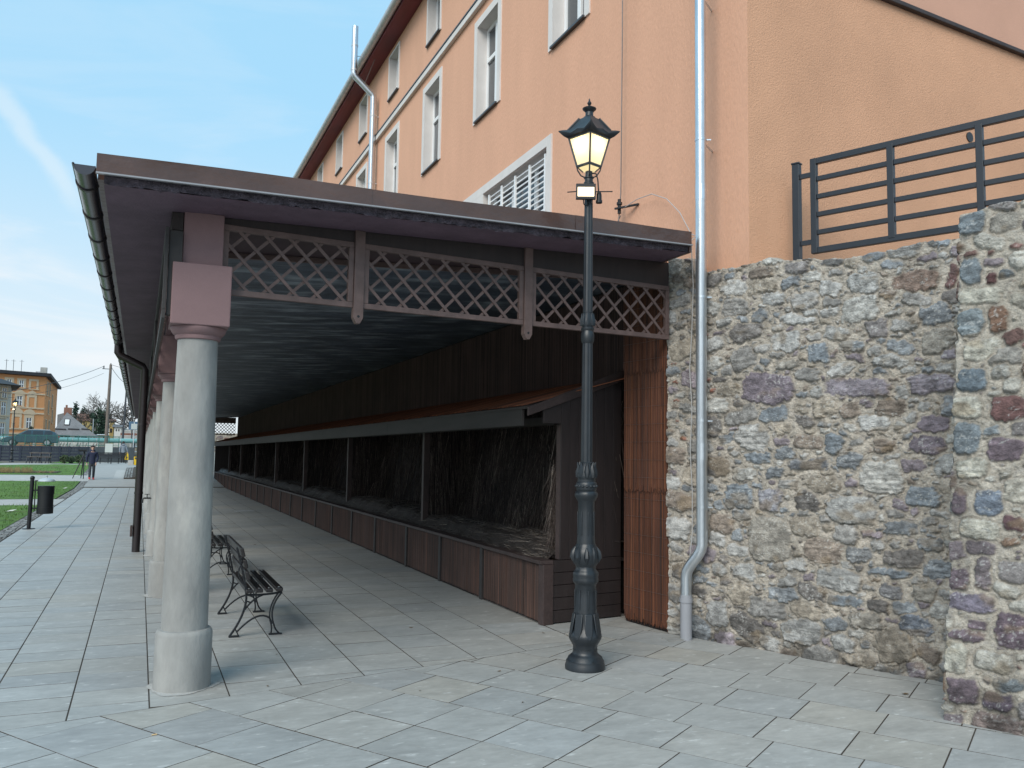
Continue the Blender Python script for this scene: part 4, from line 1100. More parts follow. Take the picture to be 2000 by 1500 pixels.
# ================================================================== LAMP POST
def lamp_post(loc, rz, label):
    t = thing('street_lamp', loc, rz, label, 'street lamp')
    B = lambda mb, n, m='iron', sm_=True, bv=0, par=t: mb.build(n, MT[m], par, smooth=sm_, bevel=bv, world=False)
    b = MB(); b.lathe([(.02, 0), (.166, 0), (.168, .03), (.160, .05), (.158, .07), (.150, .078), (.140, .10), (.118, .118), (.110, .125), (.103, .14), (.103, .165)], 40)
    B(b, 'base')
    for k in range(4):
        a = k*math.pi/2+.4; b = MB(); b.lathe([(.004, .05), (.012, .05), (.012, .064), (.004, .066)], 6, (.15*math.cos(a), .15*math.sin(a), .02)); B(b, 'bolt')
    b = MB(); pr = [(.100, .16), (.100, .19), (.114, .215), (.132, .245), (.137, .265), (.134, .285), (.116, .315), (.105, .345), (.100, .40), (.094, .5), (.089, .6), (.087, .69), (.094, .70), (.106, .715), (.107, .735), (.103, .75), (.107, .77), (.105, .79), (.094, .805), (.084, .82), (.083, .845)]
    b.lathe(pr, 48, flute=.018, nf=8); po = B(b, 'lower_shaft')
    # shield panels on the bulge
    for k in range(8):
        a = k*math.pi/4+.2; c, s_ = math.cos(a), math.sin(a); q = MB()
        pts = []
        for i in range(9):
            th = math.pi*i/8; pts.append((.034*math.cos(th), .05-.10*math.sin(th)))
        ring = []
        for u_, w_ in [(.034, .16)]+pts+[(-.034, .16)]:
            z_ = .30+w_; r_ = .088+.17*max(0, .47-z_); ring.append(V((-s_*u_+c*r_, c*u_+s_*r_, z_)))
        q.prism(ring, V((c, s_, 0))*.014); B(q, 'shield', par=po, bv=.006)
        q = MB(); q.obox((c*.0915, s_*.0915, .57), (c*.006, s_*.006, 0), (-s_*.005, c*.005, 0), (0, 0, .08)); B(q, 'rib', par=po, bv=.002)
    b = MB(); b.lathe([(.083, .84), (.088, .85), (.108, .88), (.115, .92), (.113, .96), (.100, .995), (.088, 1.01), (.086, 1.02), (.080, 1.03)], 48, flute=.012, nf=16); bb = B(b, 'leaf_bulb')
    for k in range(10):
        a = k*math.pi/5; c, s_ = math.cos(a), math.sin(a); q = MB()
        q.tube([(c*.104, s_*.104, .875), (c*.1165, s_*.1165, .92), (c*.112, s_*.112, .965), (c*.094, s_*.094, 1.005)], [.008, .024, .018, .005], 6); B(q, 'leaf', par=bb)
    b = MB(); b.lathe([(.078, 1.025), (.072, 1.1), (.069, 1.3), (.069, 1.38), (.082, 1.40), (.096, 1.425), (.098, 1.445), (.090, 1.465), (.080, 1.472), (.084, 1.478), (.087, 1.49), (.087, 1.535), (.082, 1.545), (.076, 1.55), (.076, 1.57)], 48, flute=.010, nf=8); mo = B(b, 'middle_shaft')
    for k in range(8):
        a = k*math.pi/4+.2; c, s_ = math.cos(a), math.sin(a); q = MB(); q.obox((c*.0715, s_*.0715, 1.2), (c*.005, s_*.005, 0), (-s_*.004, c*.004, 0), (0, 0, .10)); B(q, 'rib', par=mo, bv=.002)
    for k in range(16):
        a = k*math.pi/8; q = MB(); q.sphere((.087*math.cos(a), .087*math.sin(a), 1.512), .0125, n=8, m=5); B(q, 'bead', par=mo)
    b = MB(); b.lathe([(.070, 1.565), (.078, 1.58), (.079, 1.60), (.066, 1.66), (.056, 1.70), (.058, 1.71), (.052, 1.715)], 32); lo = B(b, 'leaf_collar')
    for k in range(8):
        a = k*math.pi/4; c, s_ = math.cos(a), math.sin(a); q = MB()
        q.tube([(c*.076, s_*.076, 1.585), (c*.073, s_*.073, 1.63), (c*.064, s_*.064, 1.675), (c*.078, s_*.078, 1.715)], [.016, .024, .017, .005], 6); B(q, 'leaf', par=lo)
    b = MB(); b.lathe([(.047, 1.71), (.045, 2.2), (.043, 2.74)], 48, flute=.05, nf=12); B(b, 'upper_shaft')
    b = MB(); b.lathe([(.043, 2.73), (.050, 2.74), (.056, 2.76), (.058, 2.81), (.052, 2.825), (.050, 2.84), (.057, 2.85), (.057, 2.865), (.048, 2.875), (.055, 2.89), (.054, 2.93), (.044, 2.99), (.046, 3.0), (.04, 3.005)], 32); lo = B(b, 'upper_collar')
    for k in range(8):
        a = k*math.pi/4; c, s_ = math.cos(a), math.sin(a); q = MB()
        q.tube([(c*.053, s_*.053, 2.885), (c*.053, s_*.053, 2.93), (c*.046, s_*.046, 2.97), (c*.051, s_*.051, 2.995)], [.012, .016, .012, .003], 6); B(q, 'leaf', par=lo)
    b = MB(); b.lathe([(.041, 3.0), (.037, 3.6), (.034, 4.10), (.034, 4.115)], 48, flute=.05, nf=12); B(b, 'top_shaft')
    b = MB(); b.lathe([(.038, 4.10), (.045, 4.115), (.046, 4.15), (.036, 4.16), (.036, 4.185), (.043, 4.19), (.043, 4.20), (.032, 4.205), (.030, 4.25), (.012, 4.26)], 24); B(b, 'neck')
    # lantern (square; its corners point along local x and y)
    ln = MB()
    cs = [(1, 0), (0, 1), (-1, 0), (0, -1)]
    z0, z1, r0, r1 = 4.295, 4.55, .105, .178
    for k in range(4):
        c, d = cs[k], cs[(k+1) % 4]
        P = lambda cc, r, z: V((cc[0]*r, cc[1]*r, z))
        ln.bar(P(c, r0, z0), P(c, r1, z1), .016, .016); ln.bar(P(c, r0, z0), P(d, r0, z0), .016, .020); ln.bar(P(c, r1, z1), P(d, r1, z1), .016, .022)
        ln.bar(P(c, r0, z0), P(c, .052, 4.245), .010, .010); ln.tube([P(c, r0, z0-.005), P(c, .098, 4.26), P(c, .07, 4.215), P(c, .04, 4.20)], .007, 6)
    lf = B(ln, 'lantern_frame', sm_=False, bv=.002)
    for k in range(4):
        c, d = cs[k], cs[(k+1) % 4]; q = MB(); s_ = .975
        q.quad(P(c, r0*s_, z0), P(d, r0*s_, z0), P(d, r1*s_, z1), P(c, r1*s_, z1)); B(q, 'pane', 'pane', False, par=lf)
    for k in range(4):
        c, d = cs[k], cs[(k+1) % 4]; q = MB(); q.quad(P(c, .05, 4.247), P(d, .05, 4.247), P(d, r0*.96, z0-.004), P(c, r0*.96, z0-.004)); B(q, 'lower_pane', 'pane', False, par=lf)
    q = MB(); q.sphere((0, 0, 4.50), .036, .036, .05, 12, 8); B(q, 'bulb', 'bulb', par=lf)
    # hood with up-turned corners
    ro = MB(); ring_n = 32; rows_ = []
    def sq(t, r):   # point on a square with corners on the axes
        a = t % 1*4; k = int(a) % 4; w = a-int(a); c, d = cs[k], cs[(k+1) % 4]
        return V((c[0]*(1-w)+d[0]*w, c[1]*(1-w)+d[1]*w, 0))*r, abs(w-.5)*2
    spec = [(.185, 4.548, 0, 0), (.212, 4.560, .012, .3), (.218, 4.578, .05, 1), (.222, 4.588, .05, 1), (.205, 4.603, .035, .7), (.186, 4.618, .0, .25), (.150, 4.655, 0, .1), (.105, 4.71, 0, 0), (.085, 4.727, 0, 0), (.05, 4.732, 0, 0)]
    vs = []
    for r, z, dr, up in spec:
        for i in range(ring_n):
            p, w = sq(i/ring_n, 1); e_ = w**4
            s_ = r+dr*e_; wave = .016*math.cos(w*math.pi*2)*up*(1-e_)
            vs.append(V((p.x*s_, p.y*s_, z+up*(.030*e_)+wave*.7)))
    fs = [(i*ring_n+j, i*ring_n+(j+1) % ring_n, (i+1)*ring_n+(j+1) % ring_n, (i+1)*ring_n+j) for i in range(len(spec)-1) for j in range(ring_n)]
    fs += [tuple(range(ring_n-1, -1, -1)), tuple(range((len(spec)-1)*ring_n, len(spec)*ring_n))]
    ro.add(vs, fs); B(ro, 'hood', par=lf)
    for k in range(4):
        c = cs[k]; q = MB(); q.bar(P(c, .19, 4.624), P(c, .088, 4.733), .012, .014); B(q, 'hood_ridge', par=lf, bv=.003)
    q = MB(); q.lathe([(.06, 4.725), (.052, 4.74), (.036, 4.75), (.034, 4.785), (.046, 4.80), (.060, 4.812), (.062, 4.82), (.052, 4.826), (.026, 4.838), (.014, 4.845), (.010, 4.852), (.017, 4.862), (.019, 4.872), (.012, 4.885), (.006, 4.893), (.008, 4.90), (.002, 4.915)], 20); B(q, 'finial', par=lf)
    return t
LPX, LPY = 3.492, 6.43
lang = math.atan2(-LPY, -LPX)+.06
lamp = lamp_post((LPX, LPY, 0), lang, 'tall black cast iron street lamp with a lit lantern in the forecourt')
# LED floodlight strapped under the lantern
zf = 4.045
fo = thing('floodlight', (LPX, LPY, zf), lang, 'small lit floodlight strapped to the street lamp below its lantern', 'floodlight')
B = lambda mb, n, m='blackmetal', sm_=False, bv=0, par=fo: mb.build(n, MT[m], par, smooth=sm_, bevel=bv, world=False)
q = MB(); q.box(.07, .10, -.115, .055, -.07, .068); q.box(.055, .069, -.10, .04, -.055, .05); hb = B(q, 'housing', bv=.004)
q = MB(); q.box(.1005, .104, -.10, .04, -.046, .034); B(q, 'lens', 'flood', par=hb)
q = MB(); q.box(.045, .06, -.06, .06, -.012, .012); q.box(.035, .046, -.035, .035, -.02, .02); q.tube([(.085, -.19, -.006), (.085, -.115, 0)], .005, 6); q.tube([(.085, .055, .0), (.085, .2, .002)], .005, 6); B(q, 'bracket')
q = MB(); q.tube([(.06, -.05, -.06), (.055, -.045, -.10), (.045, -.03, -.115), (.04, -.01, -.10), (.04, .0, -.07)], .005, 6); B(q, 'loop_cable', sm_=True)
q = MB(); q.tube([(.04, .02, .18), (.05, .06, .17), (.05, .075, .12), (.05, .082, .02), (.05, .085, -.01)], .0065, 6); cb_ = B(q, 'cable', sm_=True)
q = MB(); q.lathe([(.008, .02), (.016, .01), (.022, -.01), (.023, -.06), (.028, -.062), (.028, -.085), (.004, -.087)], 14, (.05, .087, -.005)); B(q, 'plug', sm_=True, par=cb_)

# ================================================================== BENCHES
def bench():
    t = thing('park_bench', (1.1, 9.27, 0), 0, None, 'bench', 'slatted iron benches between the columns')
    B = lambda mb, n, m, bv=0, sm_=False, par=t: mb.build(n, MT[m], par, smooth=sm_, bevel=bv, world=False)
    hl = .70
    for sy in (-1, 1):
        y = sy*(hl-.07)
        f = MB()
        def flat_bar(pts, w=.016, d=.022):
            for a, b in zip(pts[:-1], pts[1:]):
                a, b = V((a[0], y, a[1])), V((b[0], y, b[1])); e_ = (b-a).normalized()*.004
                f.bar(a-e_, b+e_, d, w, V((0, 0, 1)) if abs((b-a).normalized().z) < .9 else V((1, 0, 0)))
        def curve(p0, p1, p2, n=8): return [((1-t_)**2*p0[0]+2*t_*(1-t_)*p1[0]+t_*t_*p2[0], (1-t_)**2*p0[1]+2*t_*(1-t_)*p1[1]+t_*t_*p2[1]) for t_ in [i/n for i in range(n+1)]]
        # rear leg and back stay (x local: -.23 rear .. +.22 front)
        flat_bar(curve((-.235, .012), (-.10, .20), (-.095, .36)), .020, .024); flat_bar(curve((-.095, .36), (-.10, .50), (-.20, .84)), .020, .024)
        flat_bar([(-.24, .008), (-.15, .008)], .014, .04); flat_bar([(-.19, .085), (-.155, .014)], .012)
        # front leg (double curve) and foot
        flat_bar(curve((.235, .40), (.11, .26), (.17, .10)), .015); flat_bar(curve((.205, .40), (.09, .25), (.145, .10)), .013); flat_bar(curve((.17, .10), (.18, .05), (.225, .012)), .015); flat_bar(curve((.145, .10), (.155, .05), (.145, .012)), .013)
        flat_bar([(.13, .008), (.245, .008)], .014, .04)
        # arches
        flat_bar(curve((-.165, .055), (.02, .25), (.13, .16)), .015); flat_bar([(.13, .16), (.155, .11)], .013)
        flat_bar(curve((-.105, .255), (-.03, .36), (.06, .385)), .015); flat_bar([(-.10, .335), (-.055, .318)], .012)
        # seat bearer and back scroll
        flat_bar(curve((-.10, .395), (.05, .375), (.235, .405)), .018); flat_bar(curve((-.10, .40), (-.075, .44), (-.055, .405)), .012)
        flat_bar(curve((-.125, .50), (-.21, .60), (-.155, .68)), .012); flat_bar(curve((-.155, .68), (-.13, .72), (-.16, .74)), .012)
        B(f, 'leg_frame', 'blackmetal', .002)
    for i in range(4):
        x = -.075+i*.093; z = .415+(.006 if i == 3 else .0)
        f = MB(); f.box(x-.032, x+.032, -hl, hl, z, z+.034); sl_ = B(f, 'seat_slat', 'benchwood', .006)
        b = MB()
        for sy in (-1, 1): b.sphere((x, sy*(hl-.07), z+.034), .009, .009, .004, 8, 4)
        B(b, 'bolts', 'zincold', par=sl_, sm_=True)
    for zc_, xc in ((.575, -.112), (.685, -.137), (.795, -.168)):
        f = MB(); ax = V((-.27, 0, .963)); nn = V((.963, 0, .27)); f.obox(V((xc, 0, zc_))+nn*.018, V((0, hl, 0)), ax*.043, nn*.016); B(f, 'back_slat', 'benchwood', .008)
    return t
b0_ = bench(); b0_['label'] = 'nearest iron bench with dark slats standing behind the first column'
blab = ['second dark slatted bench just beyond the nearest one, partly behind the first column', 'third dark slatted bench, mostly hidden by the first column']
for i, y in enumerate((13.62, 18.2)):
    c = copy_tree(b0_); c.location = (1.1, y, 0); c['label'] = blab[i]
# ================================================================== LITTER BIN
lb = thing('litter_bin', (-2.17, 21.7, 0), 0, 'black round litter bin with a domed lid on a post beside the lawn', 'litter bin')
q = MB(); q.lathe([(.01, 0), (.13, 0), (.13, .012), (.05, .016)], 16, (-2.17, 21.7, 0)); q.tube([(-2.17, 21.7, 0), (-2.155, 21.7, 1.1)], .042, 14); q.sphere((-2.155, 21.7, 1.12), .05, n=12, m=6); q.build('post', MT['blackmetal'], lb, smooth=True)
bc = (-1.875, 21.7, 0)
q = MB(); q.lathe([(.13, .33), (.165, .335), (.168, .36), (.168, .48), (.160, .481), (.160, .77), (.168, .771), (.168, .90), (.172, .93), (.172, .945), (.15, .945)], 28, bc); q.build('basket', MT['blackmetal'], lb, smooth=True)
q = MB(); q.lathe([(.172, 1.045), (.176, 1.05), (.15, 1.085), (.09, 1.11), (.01, 1.12)], 28, bc); q.lathe([(.012, 1.11), (.012, 1.15), (.02, 1.155), (.02, 1.17), (.004, 1.18)], 10, bc); q.build('lid', MT['zincold'], lb, smooth=True)
q = MB(); q.bar((-2.1, 21.7, 1.06), (-2.03, 21.7, 1.06), .02, .02); q.tube([(-2.085, 21.7, .4), (-2.085, 21.7, 1.06)], .012, 8); q.bar((-2.15, 21.7, .45), (-2.03, 21.7, .45), .02, .03); q.bar((-2.15, 21.7, .85), (-2.03, 21.7, .85), .02, .03); q.build('bracket', MT['blackmetal'], lb)
# water tap on a column
tp_ = thing('water_tap', (.2, 15.8, .9), 0, 'small black water tap fixed to the third column', 'tap')
q = MB(); yb = CYS[2]-.05; q.tube([(.21, yb, .96), (.10, yb, .96), (.085, yb, .94), (.08, yb, .88)], .014, 8); q.tube([(.15, yb, .96), (.15, yb, 1.02)], .008, 6); q.bar((.11, yb, 1.025), (.19, yb, 1.025), .016, .01); q.build('spout', MT['blackmetal'], tp_, smooth=True)
# manhole cover, leaves, butt
mh = MB(); mh.lathe([(.01, .003), (.30, .003), (.30, .006), (.27, .007), (.26, .0035), (.01, .0035)], 32, (2.98, 27.0, 0)); tag(mh.build('manhole_cover', MT['zincold'], smooth=True), 'round metal manhole cover in the arcade floor', 'manhole cover')
def leaf(x, y, s_, label):
    m = MB(); a = random.uniform(0, 6.28); ca_, sa = math.cos(a), math.sin(a)
    pts = [(-1, 0, .1), (-.4, .45, .25), (.3, .35, .2), (1, 0, .45), (.3, -.4, .05), (-.4, -.45, .2), (0, 0, 0)]
    m.add([(x+(px*ca_-py*sa)*s_, y+(px*sa+py*ca_)*s_, .004+pz*s_*.8) for px, py, pz in pts], [(0, 6, 1), (1, 6, 2), (2, 6, 3), (3, 6, 4), (4, 6, 5), (5, 6, 0)])
    tag(m.build('fallen_leaf', MT['leaf']), label, 'leaf', 'fallen leaves on the paving')
lf_ = [((803, 1227), .035, 'curled brown leaf on the arcade slabs, left of the lamp foot'), ((1061, 1237), .028, 'small yellow brown leaf on the slabs by the stall corner'),
       ((498, 1064), .045, 'brown leaf on the arcade floor right of the second bench'), ((468, 1079), .035, 'small dark leaf close to the second bench seat'),
       ((1768, 1357), .05, 'dark curled leaf on the slabs near the foot of the rubble wall'), ((595, 1159), .022, 'tiny dark leaf right of the nearest bench seat'),
       ((523, 1341), .022, 'tiny dark leaf in front of the canopy, right of the first column base'), ((540, 1279), .02, 'tiny twig like leaf below the nearest bench'),
       ((1021, 1373), .02, 'tiny dark leaf in the middle of the forecourt slabs'), ((975, 1312), .025, 'small grey leaf left of the lamp base'), ((820, 1350), .018, 'tiny black leaf fragment in the centre foreground')]
for (px, py), s_, l in lf_:
    d = at(px, py, 5)-EYE; t_ = -EYE.z/d.z; p = EYE+d*t_; leaf(p.x, p.y, s_*.75, l)
d = at(301, 1437, 5)-EYE; p = EYE+d*(-EYE.z/d.z)
q = MB(); q.tube([(p.x-.014, p.y, .006), (p.x+.016, p.y+.006, .006)], .004, 8); tag(q.build('cigarette_butt', MT['butt']), 'orange cigarette butt on the foreground slab', 'cigarette butt')
# ================================================================== THE FAR SIDE OF THE PARK
FM = {}
FM['embank'] = M('dark_embankment', (.06, .075, .085), .9, .3, .8)
FM['navy'] = M('navy_fence_paint', (.02, .028, .05), .5, .15, 3)
FM['green'] = M('green_fence_paint', (.035, .14, .12), .5, .15, 3)
FM['pipe'] = M('teal_pipe_jacket', (.16, .36, .36), .45, .1, .6)
FM['carblue'] = M('dark_blue_car_paint', (.026, .062, .088), .22, .05, 3, coat=.6)
FM['carglass'] = M('car_glass', (.03, .04, .05), .08, .1, 3)
FM['tyre'] = M('tyre_rubber', (.015, .015, .015), .8, .1, 3)
FM['rim'] = M('alloy_rim', (.5, .5, .52), .35, .1, 3, metal=.6)
FM['lamp'] = M('car_lamp', (.7, .7, .68), .2, .1, 3)
FM['redlamp'] = M('car_tail_lamp', (.45, .05, .04), .2, .1, 3)
FM['tenement'] = M('orange_tenement_render', (.62, .29, .125), .9, .08, .6)
FM['trim'] = M('cream_trim', (.60, .47, .33), .9, .05, 1)
FM['grey_house'] = M('grey_stucco', (.50, .47, .41), .9, .12, .8)
FM['slate'] = M('grey_slate_roof', (.17, .17, .175), .7, .15, 1.2, var2=.15, scale2=6)
FM['darkroof'] = M('dark_roof_felt', (.03, .03, .035), .7, .15, 1)
FM['whitewall'] = M('white_house_wall', (.62, .61, .58), .9, .06, .5)
FM['yellow'] = M('ochre_house_wall', (.50, .38, .16), .9, .06, .5)
FM['brick'] = M('brick_chimney', (.22, .11, .08), .9, .2, 3)
FM['pole'] = M('weathered_pole_wood', (.17, .14, .12), .85, .2, 2)
FM['dpole'] = M('dark_pole', (.045, .05, .06), .6, .1, 2)
FM['bark'] = M('tree_bark', (.085, .075, .065), .9, .2, 2)
FM['needles'] = M('conifer_needles', (.022, .045, .03), .9, .35, .6)
FM['ever'] = M('evergreen_leaves', (.03, .06, .035), .85, .35, .7)
FM['blue'] = M('blue_sign_face', (.07, .14, .22), .5, .1, 1)
FM['board'] = M('pale_board', (.55, .58, .55), .6, .05, 1)
FM['rail'] = M('pale_steel_rail', (.55, .58, .6), .5, .05, 1)
FM['binyellow'] = M('yellow_plastic', (.72, .47, .02), .45, .05, 2)
FM['bushg'] = M('shrub_leaves', (.05, .075, .03), .85, .35, 3)
FM['shed'] = M('river_wall_concrete', (.36, .36, .34), .9, .15, .8)
FM['endconc'] = M('pale_blue_concrete', (.40, .46, .48), .85, .08, .8)
FM['asphalt'] = M('road_asphalt', (.07, .07, .072), .9, .12, 1)
FM['stalks'] = M('dry_flower_stalks', (.26, .20, .09), .9, .3, 4)

mb = MB(); mb.box(-60, 5, 86.8, 94, 2.055, 2.06); tag(mb.build('road', FM['asphalt']), kind='structure')
rw = MB(); rw.box(-60, -.5, 83.0, 83.4, .5, 2.07); tag(rw.build('embankment_wall', FM['embank']), 'dark embankment wall below the green street fence', 'wall')

def far_fence(name, label, pa, pb, h, npost, rails, mat, post=.07, bars=None):
    t = thing(name, tuple(pa), 0, label, 'fence'); pa, pb = V(pa), V(pb)
    for i in range(npost+1):
        p = pa+(pb-pa)*i/npost; m = MB(); m.box(p.x-post/2, p.x+post/2, p.y-post/2, p.y+post/2, p.z, p.z+h); m.build('post', mat, t)
    for z, th in rails:
        m = MB(); m.bar(pa+V((0, -.02, z)), pb+V((0, -.02, z)), .03, th); m.build('rail', mat, t)
    if bars:
        n, w, z0, z1 = bars; m = MB()
        for i in range(n):
            p = pa+(pb-pa)*(i+.5)/n; m.box(p.x-w/2, p.x+w/2, p.y+.0, p.y+.02, p.z+z0, p.z+z1)
        m.build('bars', mat, t)
    return t
nf0 = at(-40, 890, 79.5); nf1 = at(172, 890, 79.5); nf0.z = nf1.z = .80
far_fence('timber_fence', 'navy blue wooden fence of wide rails behind the picnic table', nf0, nf1, 1.27, 11, [(.10, .10), (.34, .14), (.60, .16), (.84, .10), (1.14, .09)], FM['navy'], .16, (64, .06, .86, 1.1))
gf0 = at(-60, 870, 85.5); gf1 = at(232, 870, 85.5); gf0.z = gf1.z = 2.06
far_fence('street_fence', 'green steel bar fence along the street in front of the car', gf0, gf1, 1.0, 14, [(.12, .05), (.93, .05)], FM['green'], .06, (170, .015, .1, 1.02))
# district heating pipe
pp_ = thing('heating_pipe', (-8, 97, 2.8), 0, 'long teal overground pipe running behind the parked car', 'pipe')
a, b = at(-60, 859, 97), at(278, 860, 97); a.z = 2.80; b.z = 2.78
m = MB(); m.tube([a, b], .235, 16); m.build('pipe', FM['pipe'], pp_, smooth=True)
for i in range(7):
    p = a+(b-a)*(i+.5)/7; m = MB(); m.box(p.x-.09, p.x+.09, p.y-.1, p.y+.1, 2.05, p.z-.2); m.build('support', FM['shed'], pp_)
    m = MB(); q = p+(b-a).normalized()*1.2; m.tube([q, q+(b-a).normalized()*.06], .245, 16); m.build('pipe_band', FM['rim'], pp_, smooth=True)
# low pale boundary wall with pickets
lw = thing('boundary_wall', (-5, 99.5, 2.0), 0, 'low white panelled boundary wall in front of the grey roofed cottage', 'wall')
for (xa, xb) in ((109, 142), (147, 176), (179, 192)):
    p, q = at(xa, 868, 99.5), at(xb, 868, 99.5); m = MB(); m.box(p.x, q.x, 99.4, 99.6, 1.9, 2.68)
    n = int((q.x-p.x)/.28)
    wp = m.build('wall_panel', FM['whitewall'], lw); m = MB()
    for i in range(n):
        x = p.x+(i+.3)*.28; m.bar((x, 99.38, 2.15), (x+.14, 99.38, 2.5), .02, .05)
    m.build('picket_motif', FM['brick'], wp)
# car
def car(loc, rz):
    t = thing('parked_car', loc, rz, 'dark blue estate car parked behind the green fence', 'car')
    B = lambda mb, n, mt, sm_=False, bv=0, par=t: mb.build(n, FM[mt], par, smooth=sm_, bevel=bv, world=False)
    pr = [(-2.32, .32), (-2.36, .55), (-2.25, .72), (-1.95, .82), (-1.15, .93), (1.9, 1.0), (2.22, .98), (2.3, .8), (2.32, .5), (2.25, .30)]
    m = MB(); m.prism([(x, -.88, z) for x, z in pr], (0, 1.76, 0)); B(m, 'body', 'carblue', bv=.07)
    gh = [(-1.2, .93), (-.35, 1.43), (.3, 1.5), (1.5, 1.47), (1.95, 1.30), (2.2, .99)]
    m = MB(); n = len(gh)
    vs = [(x, -.84+.16*(z-.93)/.5, z) for x, z in gh]+[(x, .84-.16*(z-.93)/.5, z) for x, z in gh]
    m.add(vs, [tuple(range(n)), tuple(range(2*n-1, n-1, -1))]+[(i, n+i, n+(i+1) % n, (i+1) % n) for i in range(n)]); B(m, 'cabin', 'carblue', bv=.04)
    for sx in (-1, 1):
        for w0, w1 in ((-.85, .05), (.12, 1.0), (1.07, 1.75)):
            top0 = min(1.40, .98+(w0+1.1)*.55) if w0 < -.3 else 1.40
            m = MB(); yv = lambda z: sx*(.845-.16*(z-.93)/.5)
            m.add([(w0, yv(.99), .99), (w1, yv(.99), .99), (w1-.02, yv(1.40), 1.40), (max(w0+.05, -.33), yv(1.40), 1.40)], [(0, 1, 2, 3)]); B(m, 'side_window', 'carglass')
        m = MB(); m.bar((-.3, sx*.66, 1.53), (1.5, sx*.66, 1.52), .03, .03); B(m, 'roof_rail', 'rim')
        for wx in (-1.42, 1.35):
            m = MB(); m.tube([(wx, sx*.70, .33), (wx, sx*.90, .33)], .33, 20); w_ = B(m, 'wheel', 'tyre', True)
            m = MB(); m.tube([(wx, sx*.89, .33), (wx, sx*.912, .33)], .21, 14); B(m, 'rim', 'rim', True, par=w_)
        m = MB(); m.box(-2.30, -2.05, sx*.72-.14, sx*.72+.14, .66, .76); B(m, 'headlight', 'lamp', bv=.02)
        m = MB(); m.box(2.16, 2.31, sx*.74-.1, sx*.74+.14, .78, .97); B(m, 'tail_light', 'redlamp', bv=.02)
    m = MB(); m.quad((-1.17, -.7, .97), (-1.17, .7, .97), (-.42, .62, 1.41), (-.42, -.62, 1.41)); m.v = [(x-.03, y, z+.02) for x, y, z in m.v]; B(m, 'windscreen', 'carglass')
    m = MB(); m.quad((2.19, -.7, 1.03), (2.19, .7, 1.03), (1.98, .62, 1.29), (1.98, -.62, 1.29)); m.v = [(x+.03, y, z+.01) for x, y, z in m.v]; B(m, 'rear_window', 'carglass')
    return t
c0 = at(60, 870, 90); car((c0.x, 90, 2.06), R(2))

def hipblock(t, A, B_, depth_pt, z0, z1, wallmat, n='wall'):
    A, B_, D = V(A), V(B_), V(depth_pt); C = B_+(D-A)
    m = MB(); m.prism([V((p.x, p.y, z0)) for p in (A, B_, C, D)], (0, 0, z1-z0)); m.build(n, wallmat, t); return A, B_, C, D
def face_window(t, A, B_, u0, u1, z0, z1, trim=.22, ped=None, blind=False, split=True, nrm=None):
    """window on wall line A->B (ground points), u in metres"""
    d = (B_-A); d.z = 0; d.normalize(); n = V((d.y, -d.x, 0))
    P = lambda u_, z, o: A+d*u_+n*o+V((0, 0, z-A.z))
    m = MB()
    def rect(a0, a1, b0, b1, o0, o1): m.obox(P((a0+a1)/2, (b0+b1)/2, (o0+o1)/2), d*((a1-a0)/2), n*((o1-o0)/2), V((0, 0, (b1-b0)/2)))
    rect(u0-trim, u0, z0-.1, z1+trim, .0, .08); rect(u1, u1+trim, z0-.1, z1+trim, 0, .08); rect(u0, u1, z1, z1+trim, 0, .08); rect(u0-trim-.06, u1+trim+.06, z0-.22, z0-.1, 0, .14)
    if ped == 'tri':
        m.prism([P(u0-trim-.1, z1+trim+.25, 0), P(u1+trim+.1, z1+trim+.25, 0), P((u0+u1)/2, z1+trim+.75, 0)], n*.12); rect(u0-trim, u1+trim, z1+trim, z1+trim+.25, 0, .05)
    if ped == 'arch':
        pts = [P((u0+u1)/2+math.cos(a)*(u1-u0+2*trim+.3)/2, z1+trim+.2+math.sin(a)*.75, 0) for a in [math.pi*i/10 for i in range(11)]]
        m.prism(pts, n*.12); rect(u0-trim, u1+trim, z1+trim, z1+trim+.2, 0, .05)
    w = m.build('window', FM['trim'], t)
    m = MB(); rect(u0+.02, u1-.02, z0+.02, z1-.02, .005, .03); m.build('pane', FM['tenement'] if blind else MT['glass'], w)
    if not blind and split:
        m = MB(); c = (u0+u1)/2; rect(c-.05, c+.05, z0, z1, .031, .06); rect(u0, u1, z1-.6, z1-.5, .031, .055); rect(u0, u0+.08, z0, z1, .031, .06); rect(u1-.08, u1, z0, z1, .031, .06); m.build('window_frame', MT['white_pvc'], w)
    return w
# orange tenement
A = at(-60, 850, 136); B_ = at(83, 850, 140); A.z = B_.z = 2.2
D_ = V((at(107, 850, 151).x-B_.x, 11, 0)) + A
tn = thing('tenement_house', tuple(B_), 0, 'four storey orange tenement with cream window surrounds and flat dark roof', 'house')
zt_ = at(83, 736, 140).z
A, B_, C_, D_ = hipblock(tn, A, B_, D_, 2.0, zt_, FM['tenement'])
m = MB(); ov = .5; cen = (A+B_+C_+D_)/4
pts = [p+(p-cen).normalized()*.9 for p in (A, B_, C_, D_)]
m.add([V((p.x, p.y, zt_+(.5 if i < 2 else -.6))) for i, p in enumerate(pts)]+[V((p.x, p.y, zt_+(.05 if i < 2 else -1.0))) for i, p in enumerate(pts)],
      [(0, 1, 2, 3), (7, 6, 5, 4), (0, 4, 5, 1), (1, 5, 6, 2), (2, 6, 7, 3), (3, 7, 4, 0)]); rfo = m.build('roof', FM['darkroof'], tn)
ln_ = (B_-A).length
def uof(px):   # metres along the front for a photo column
    p = at(px, 800, 140); d = p-EYE; e = (B_-A).normalized(); n = V((e.y, -e.x, 0)); t_ = (A-EYE).dot(n)/d.dot(n); return (EYE+d*t_-A).dot(e)
zof = lambda py: at(50, py, 139.5).z
